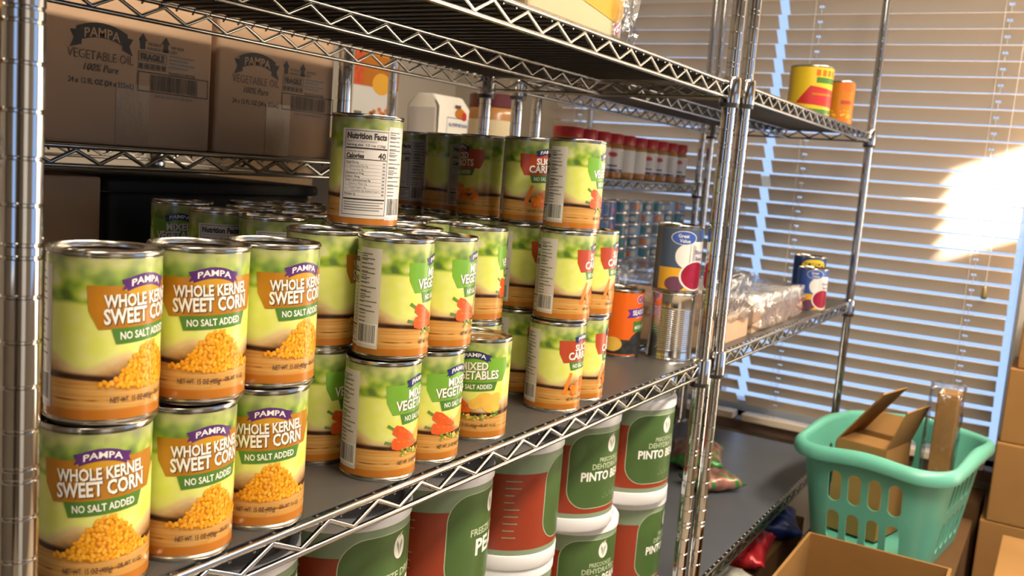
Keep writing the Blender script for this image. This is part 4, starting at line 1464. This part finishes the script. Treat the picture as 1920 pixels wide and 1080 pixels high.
def wall_pt(i, t, inset):
    x, y = RR[i]
    k = .80 + .20 * t
    l = math.hypot(x, y)
    return (x * k - x / l * inset, y * k - y / l * inset, .002 + t * (BHT + wave(x, y) - .002))
RR = rrect(HX, HY, CRN, n)
b = bmesh.new()
T = [i / 12 for i in range(13)]
outer = [[b.verts.new(wall_pt(i, t, 0)) for i in range(n)] for t in T]
inner = [[b.verts.new((lambda p: (p[0], p[1], p[2] + (.004 if t == 0 else 0)))(wall_pt(i, t, .0035))) for i in range(n)] for t in T]
for G_, fl in ((outer, 0), (inner, 1)):
    for a, c in zip(G_, G_[1:]):
        for i in range(n):
            q = (a[i], a[(i + 1) % n], c[(i + 1) % n], c[i]); b.faces.new(q[::-1] if fl else q)
for i in range(n):
    b.faces.new((outer[-1][i], outer[-1][(i + 1) % n], inner[-1][(i + 1) % n], inner[-1][i]))
b.faces.new([v for v in outer[0]][::-1]); b.faces.new([v for v in inner[0]])
bmesh.ops.recalc_face_normals(b, faces=b.faces)
wall = link('basket_wall', bm_mesh(b, 'basket_wall', [M['aqua']]), basket)
cut = bmesh.new()
def slot(axis, c, sgn, z0, z1, w):
    """stadium prism through a wall; axis 'x': wall facing +-X at Y = c"""
    prof = []
    r = w / 2
    for i in range(9): prof.append((r * math.cos(PI * i / 8), z1 - r + r * math.sin(PI * i / 8)))
    for i in range(9): prof.append((-r * math.cos(PI * i / 8), z0 + r - r * math.sin(PI * i / 8)))
    rings = []
    for d in (.12, .27):
        rings.append([cut.verts.new((sgn * d, c + u, z) if axis == 'x' else (c + u, sgn * d, z)) for u, z in prof])
    m_ = len(prof)
    for i in range(m_): cut.faces.new((rings[0][i], rings[0][(i + 1) % m_], rings[1][(i + 1) % m_], rings[1][i]))
    cut.faces.new(rings[0][::-1]); cut.faces.new(rings[1])
for sgn in (-1, 1):
    for i in range(4):
        for z0, z1 in ((.030, .105), (.128, .202)):
            slot('x', .066 - i * .0445, sgn, z0, z1, .029)
    for i in range(5):
        for z0, z1 in ((.030, .105), (.128, .202)):
            slot('y', -.090 + i * .045, sgn, z0, z1, .026)
bmesh.ops.recalc_face_normals(cut, faces=cut.faces)
cme = bm_mesh(cut, 'cut'); co = bpy.data.objects.new('cut', cme); COL.objects.link(co); co.parent = basket
md = wall.modifiers.new('slots', 'BOOLEAN'); md.object = co; md.operation = 'DIFFERENCE'; md.solver = 'EXACT'; md.use_self = True
dg = bpy.context.evaluated_depsgraph_get(); dg.update()
nm = bpy.data.meshes.new_from_object(wall.evaluated_get(dg))
wall.modifiers.clear(); wall.data = nm
bpy.data.objects.remove(co)
nm.set_sharp_from_angle(angle=math.radians(35))
for p_ in nm.polygons: p_.use_smooth = True
b = bmesh.new()
ro = [Vector(wall_pt(i, 1.0, -.006)) for i in range(n)]
prof = [(-.010, -.004), (-.008, .006), (0, .011), (.010, .009), (.018, .001), (.020, -.012), (.017, -.020), (.013, -.012), (.006, -.004)]
rings = []
for v in ro:
    l = math.hypot(v.x, v.y)
    rings.append([b.verts.new((v.x + v.x / l * o_, v.y + v.y / l * o_, v.z + z_)) for o_, z_ in prof])
for i in range(n):
    a, c = rings[i], rings[(i + 1) % n]
    for j in range(len(prof)):
        b.faces.new((a[j], c[j], c[(j + 1) % len(prof)], a[(j + 1) % len(prof)]))
bmesh.ops.recalc_face_normals(b, faces=b.faces)
link('rim', bm_mesh(b, 'rim', [M['aqua']], True, 60), basket)

# cartons in and around the basket
def open_carton(name, label, x0, x1, y0, y1, z0, z1, flaps, th=.004, m='card', inside='card_dark'):
    """flaps: (side, length, angle) angle 0 = straight up, 90 = folded level outwards, negative inwards"""
    cx, cy = (x0 + x1) / 2, (y0 + y1) / 2
    t = thing(name, label, 'carton', (cx, cy, z0))
    w, d, h = (x1 - x0) / 2, (y1 - y0) / 2, z1 - z0
    b = bmesh.new()
    o = [(-w, -d), (w, -d), (w, d), (-w, d)]; q = [(-w + th, -d + th), (w - th, -d + th), (w - th, d - th), (-w + th, d - th)]
    O0 = [b.verts.new((*p_, 0)) for p_ in o]; O1 = [b.verts.new((*p_, h)) for p_ in o]
    I0 = [b.verts.new((*p_, th)) for p_ in q]; I1 = [b.verts.new((*p_, h)) for p_ in q]
    for i in range(4):
        j = (i + 1) % 4
        b.faces.new((O0[i], O0[j], O1[j], O1[i])).material_index = 0
        b.faces.new((I0[j], I0[i], I1[i], I1[j])).material_index = 1
        b.faces.new((O1[i], O1[j], I1[j], I1[i])).material_index = 0
    b.faces.new(O0[::-1]); b.faces.new(I0).material_index = 1
    link('box', bm_mesh(b, 'box', [M[m], M[inside]]), t)
    for side, ln, ang, trim in flaps:
        a = math.radians(ang); s_, c_ = math.sin(a) * ln, math.cos(a) * ln
        b = bmesh.new()
        th2 = .0035
        if side in ('-x', '+x'):
            sg = 1 if side == '+x' else -1; X = sg * (w - th / 2)
            base = [(X, -d + .003, h), (X, d - .003, h)]; tip = [(X + sg * s_, d - .003 - trim, h + c_), (X + sg * s_, -d + .003 + trim, h + c_)]
            nn = Vector((c_, 0, -sg * s_)).normalized() * th2
        else:
            sg = 1 if side == '+y' else -1; Y = sg * (d - th / 2)
            base = [(-w + .003, Y, h), (w - .003, Y, h)]; tip = [(w - .003 - trim, Y + sg * s_, h + c_), (-w + .003 + trim, Y + sg * s_, h + c_)]
            nn = Vector((0, c_, -sg * s_)).normalized() * th2
        pts = [Vector(p_) for p_ in base + tip]
        hexa(b, [p_ - nn / 2 for p_ in pts] + [p_ + nn / 2 for p_ in pts])
        bmesh.ops.recalc_face_normals(b, faces=b.faces)
        link('flap', bm_mesh(b, 'flap', [M[m]]), t)
    return t


t = open_carton('small_open_carton', 'small open carton with raised flaps inside the turquoise basket', 2.010, 2.160, -.214, -.092, .5285, .752,
                (('+y', .160, -36, 0), ('-y', .105, 20, 0), ('-x', .07, -86, .004), ('+x', .06, 40, .004)))
t.rotation_euler = (0, 0, math.radians(-13))
t = thing('wrapped_board_box', 'tall narrow brown box in clear film standing in the turquoise basket', 'box', (2.135, -.300, .5285))
t.rotation_euler = (0, math.radians(3), math.radians(0))
link('box', bm_mesh(carton_bm(-.05, .05, -.023, .023, 0.001, .36, .003), 'box', [M['card']]), t)
b = film_wrap(-.055, .055, -.027, .043, 0.001, .375, .004, 31, 8)
link('film', bm_mesh(b, 'film', [M['film']], True), t)

open_carton('large_open_carton', 'big open carton in front of the turquoise basket', 1.18, 1.785, -.378, -.086, .0005, .590, (), .006)
tag(link('storage_carton', bm_mesh(carton_bm(1.90, 2.40, -.375, -.04, .0005, .5145), 'storage_carton', [M['card_shade']])), 'carton under the turquoise basket', 'carton')
tag(link('storage_carton', bm_mesh(carton_bm(2.44, 2.60, -.386, -.30, .0005, .548), 'storage_carton', [M['card_shade']])), 'dim carton between the basket and the carton stack under the window sill', 'carton')
for (x0, x1, y0, y1, z0, z1, lb) in ((2.36, 2.60, -.85, -.392, .0005, .533, 'bottom carton of the tall stack beside the basket'),
                                     (2.36, 2.60, -.88, -.405, .5335, .742, 'second carton up in the tall stack beside the basket'),
                                     (2.37, 2.61, -.86, -.409, .7425, .935, 'third carton up in the tall stack beside the basket'),
                                     (2.38, 2.61, -.84, -.424, .9355, 1.058, 'topmost carton of the tall stack beside the window blind')):
    t = thing('stacked_carton', lb, 'carton', ((x0 + x1) / 2, (y0 + y1) / 2, z0), 0, 'stacked cartons by the window')
    w, d = (x1 - x0) / 2, (y1 - y0) / 2
    link('box', bm_mesh(carton_bm(-w, w, -d, d, 0, z1 - z0, .004), 'box', [M['card']]), t)
    b = bmesh.new(); box(b, -w - .0005, w * .4, -.03, .03, z1 - z0 - .0002, z1 - z0 + .0003)
    link('tape_strip', bm_mesh(b, 'tape_strip', [M['tape']]), t)
tag(link('storage_carton', bm_mesh(carton_bm(1.84, 2.16, -.86, -.452, .0005, .57), 'storage_carton', [M['card']])), 'carton at the lower right in front of the tall stack', 'carton')
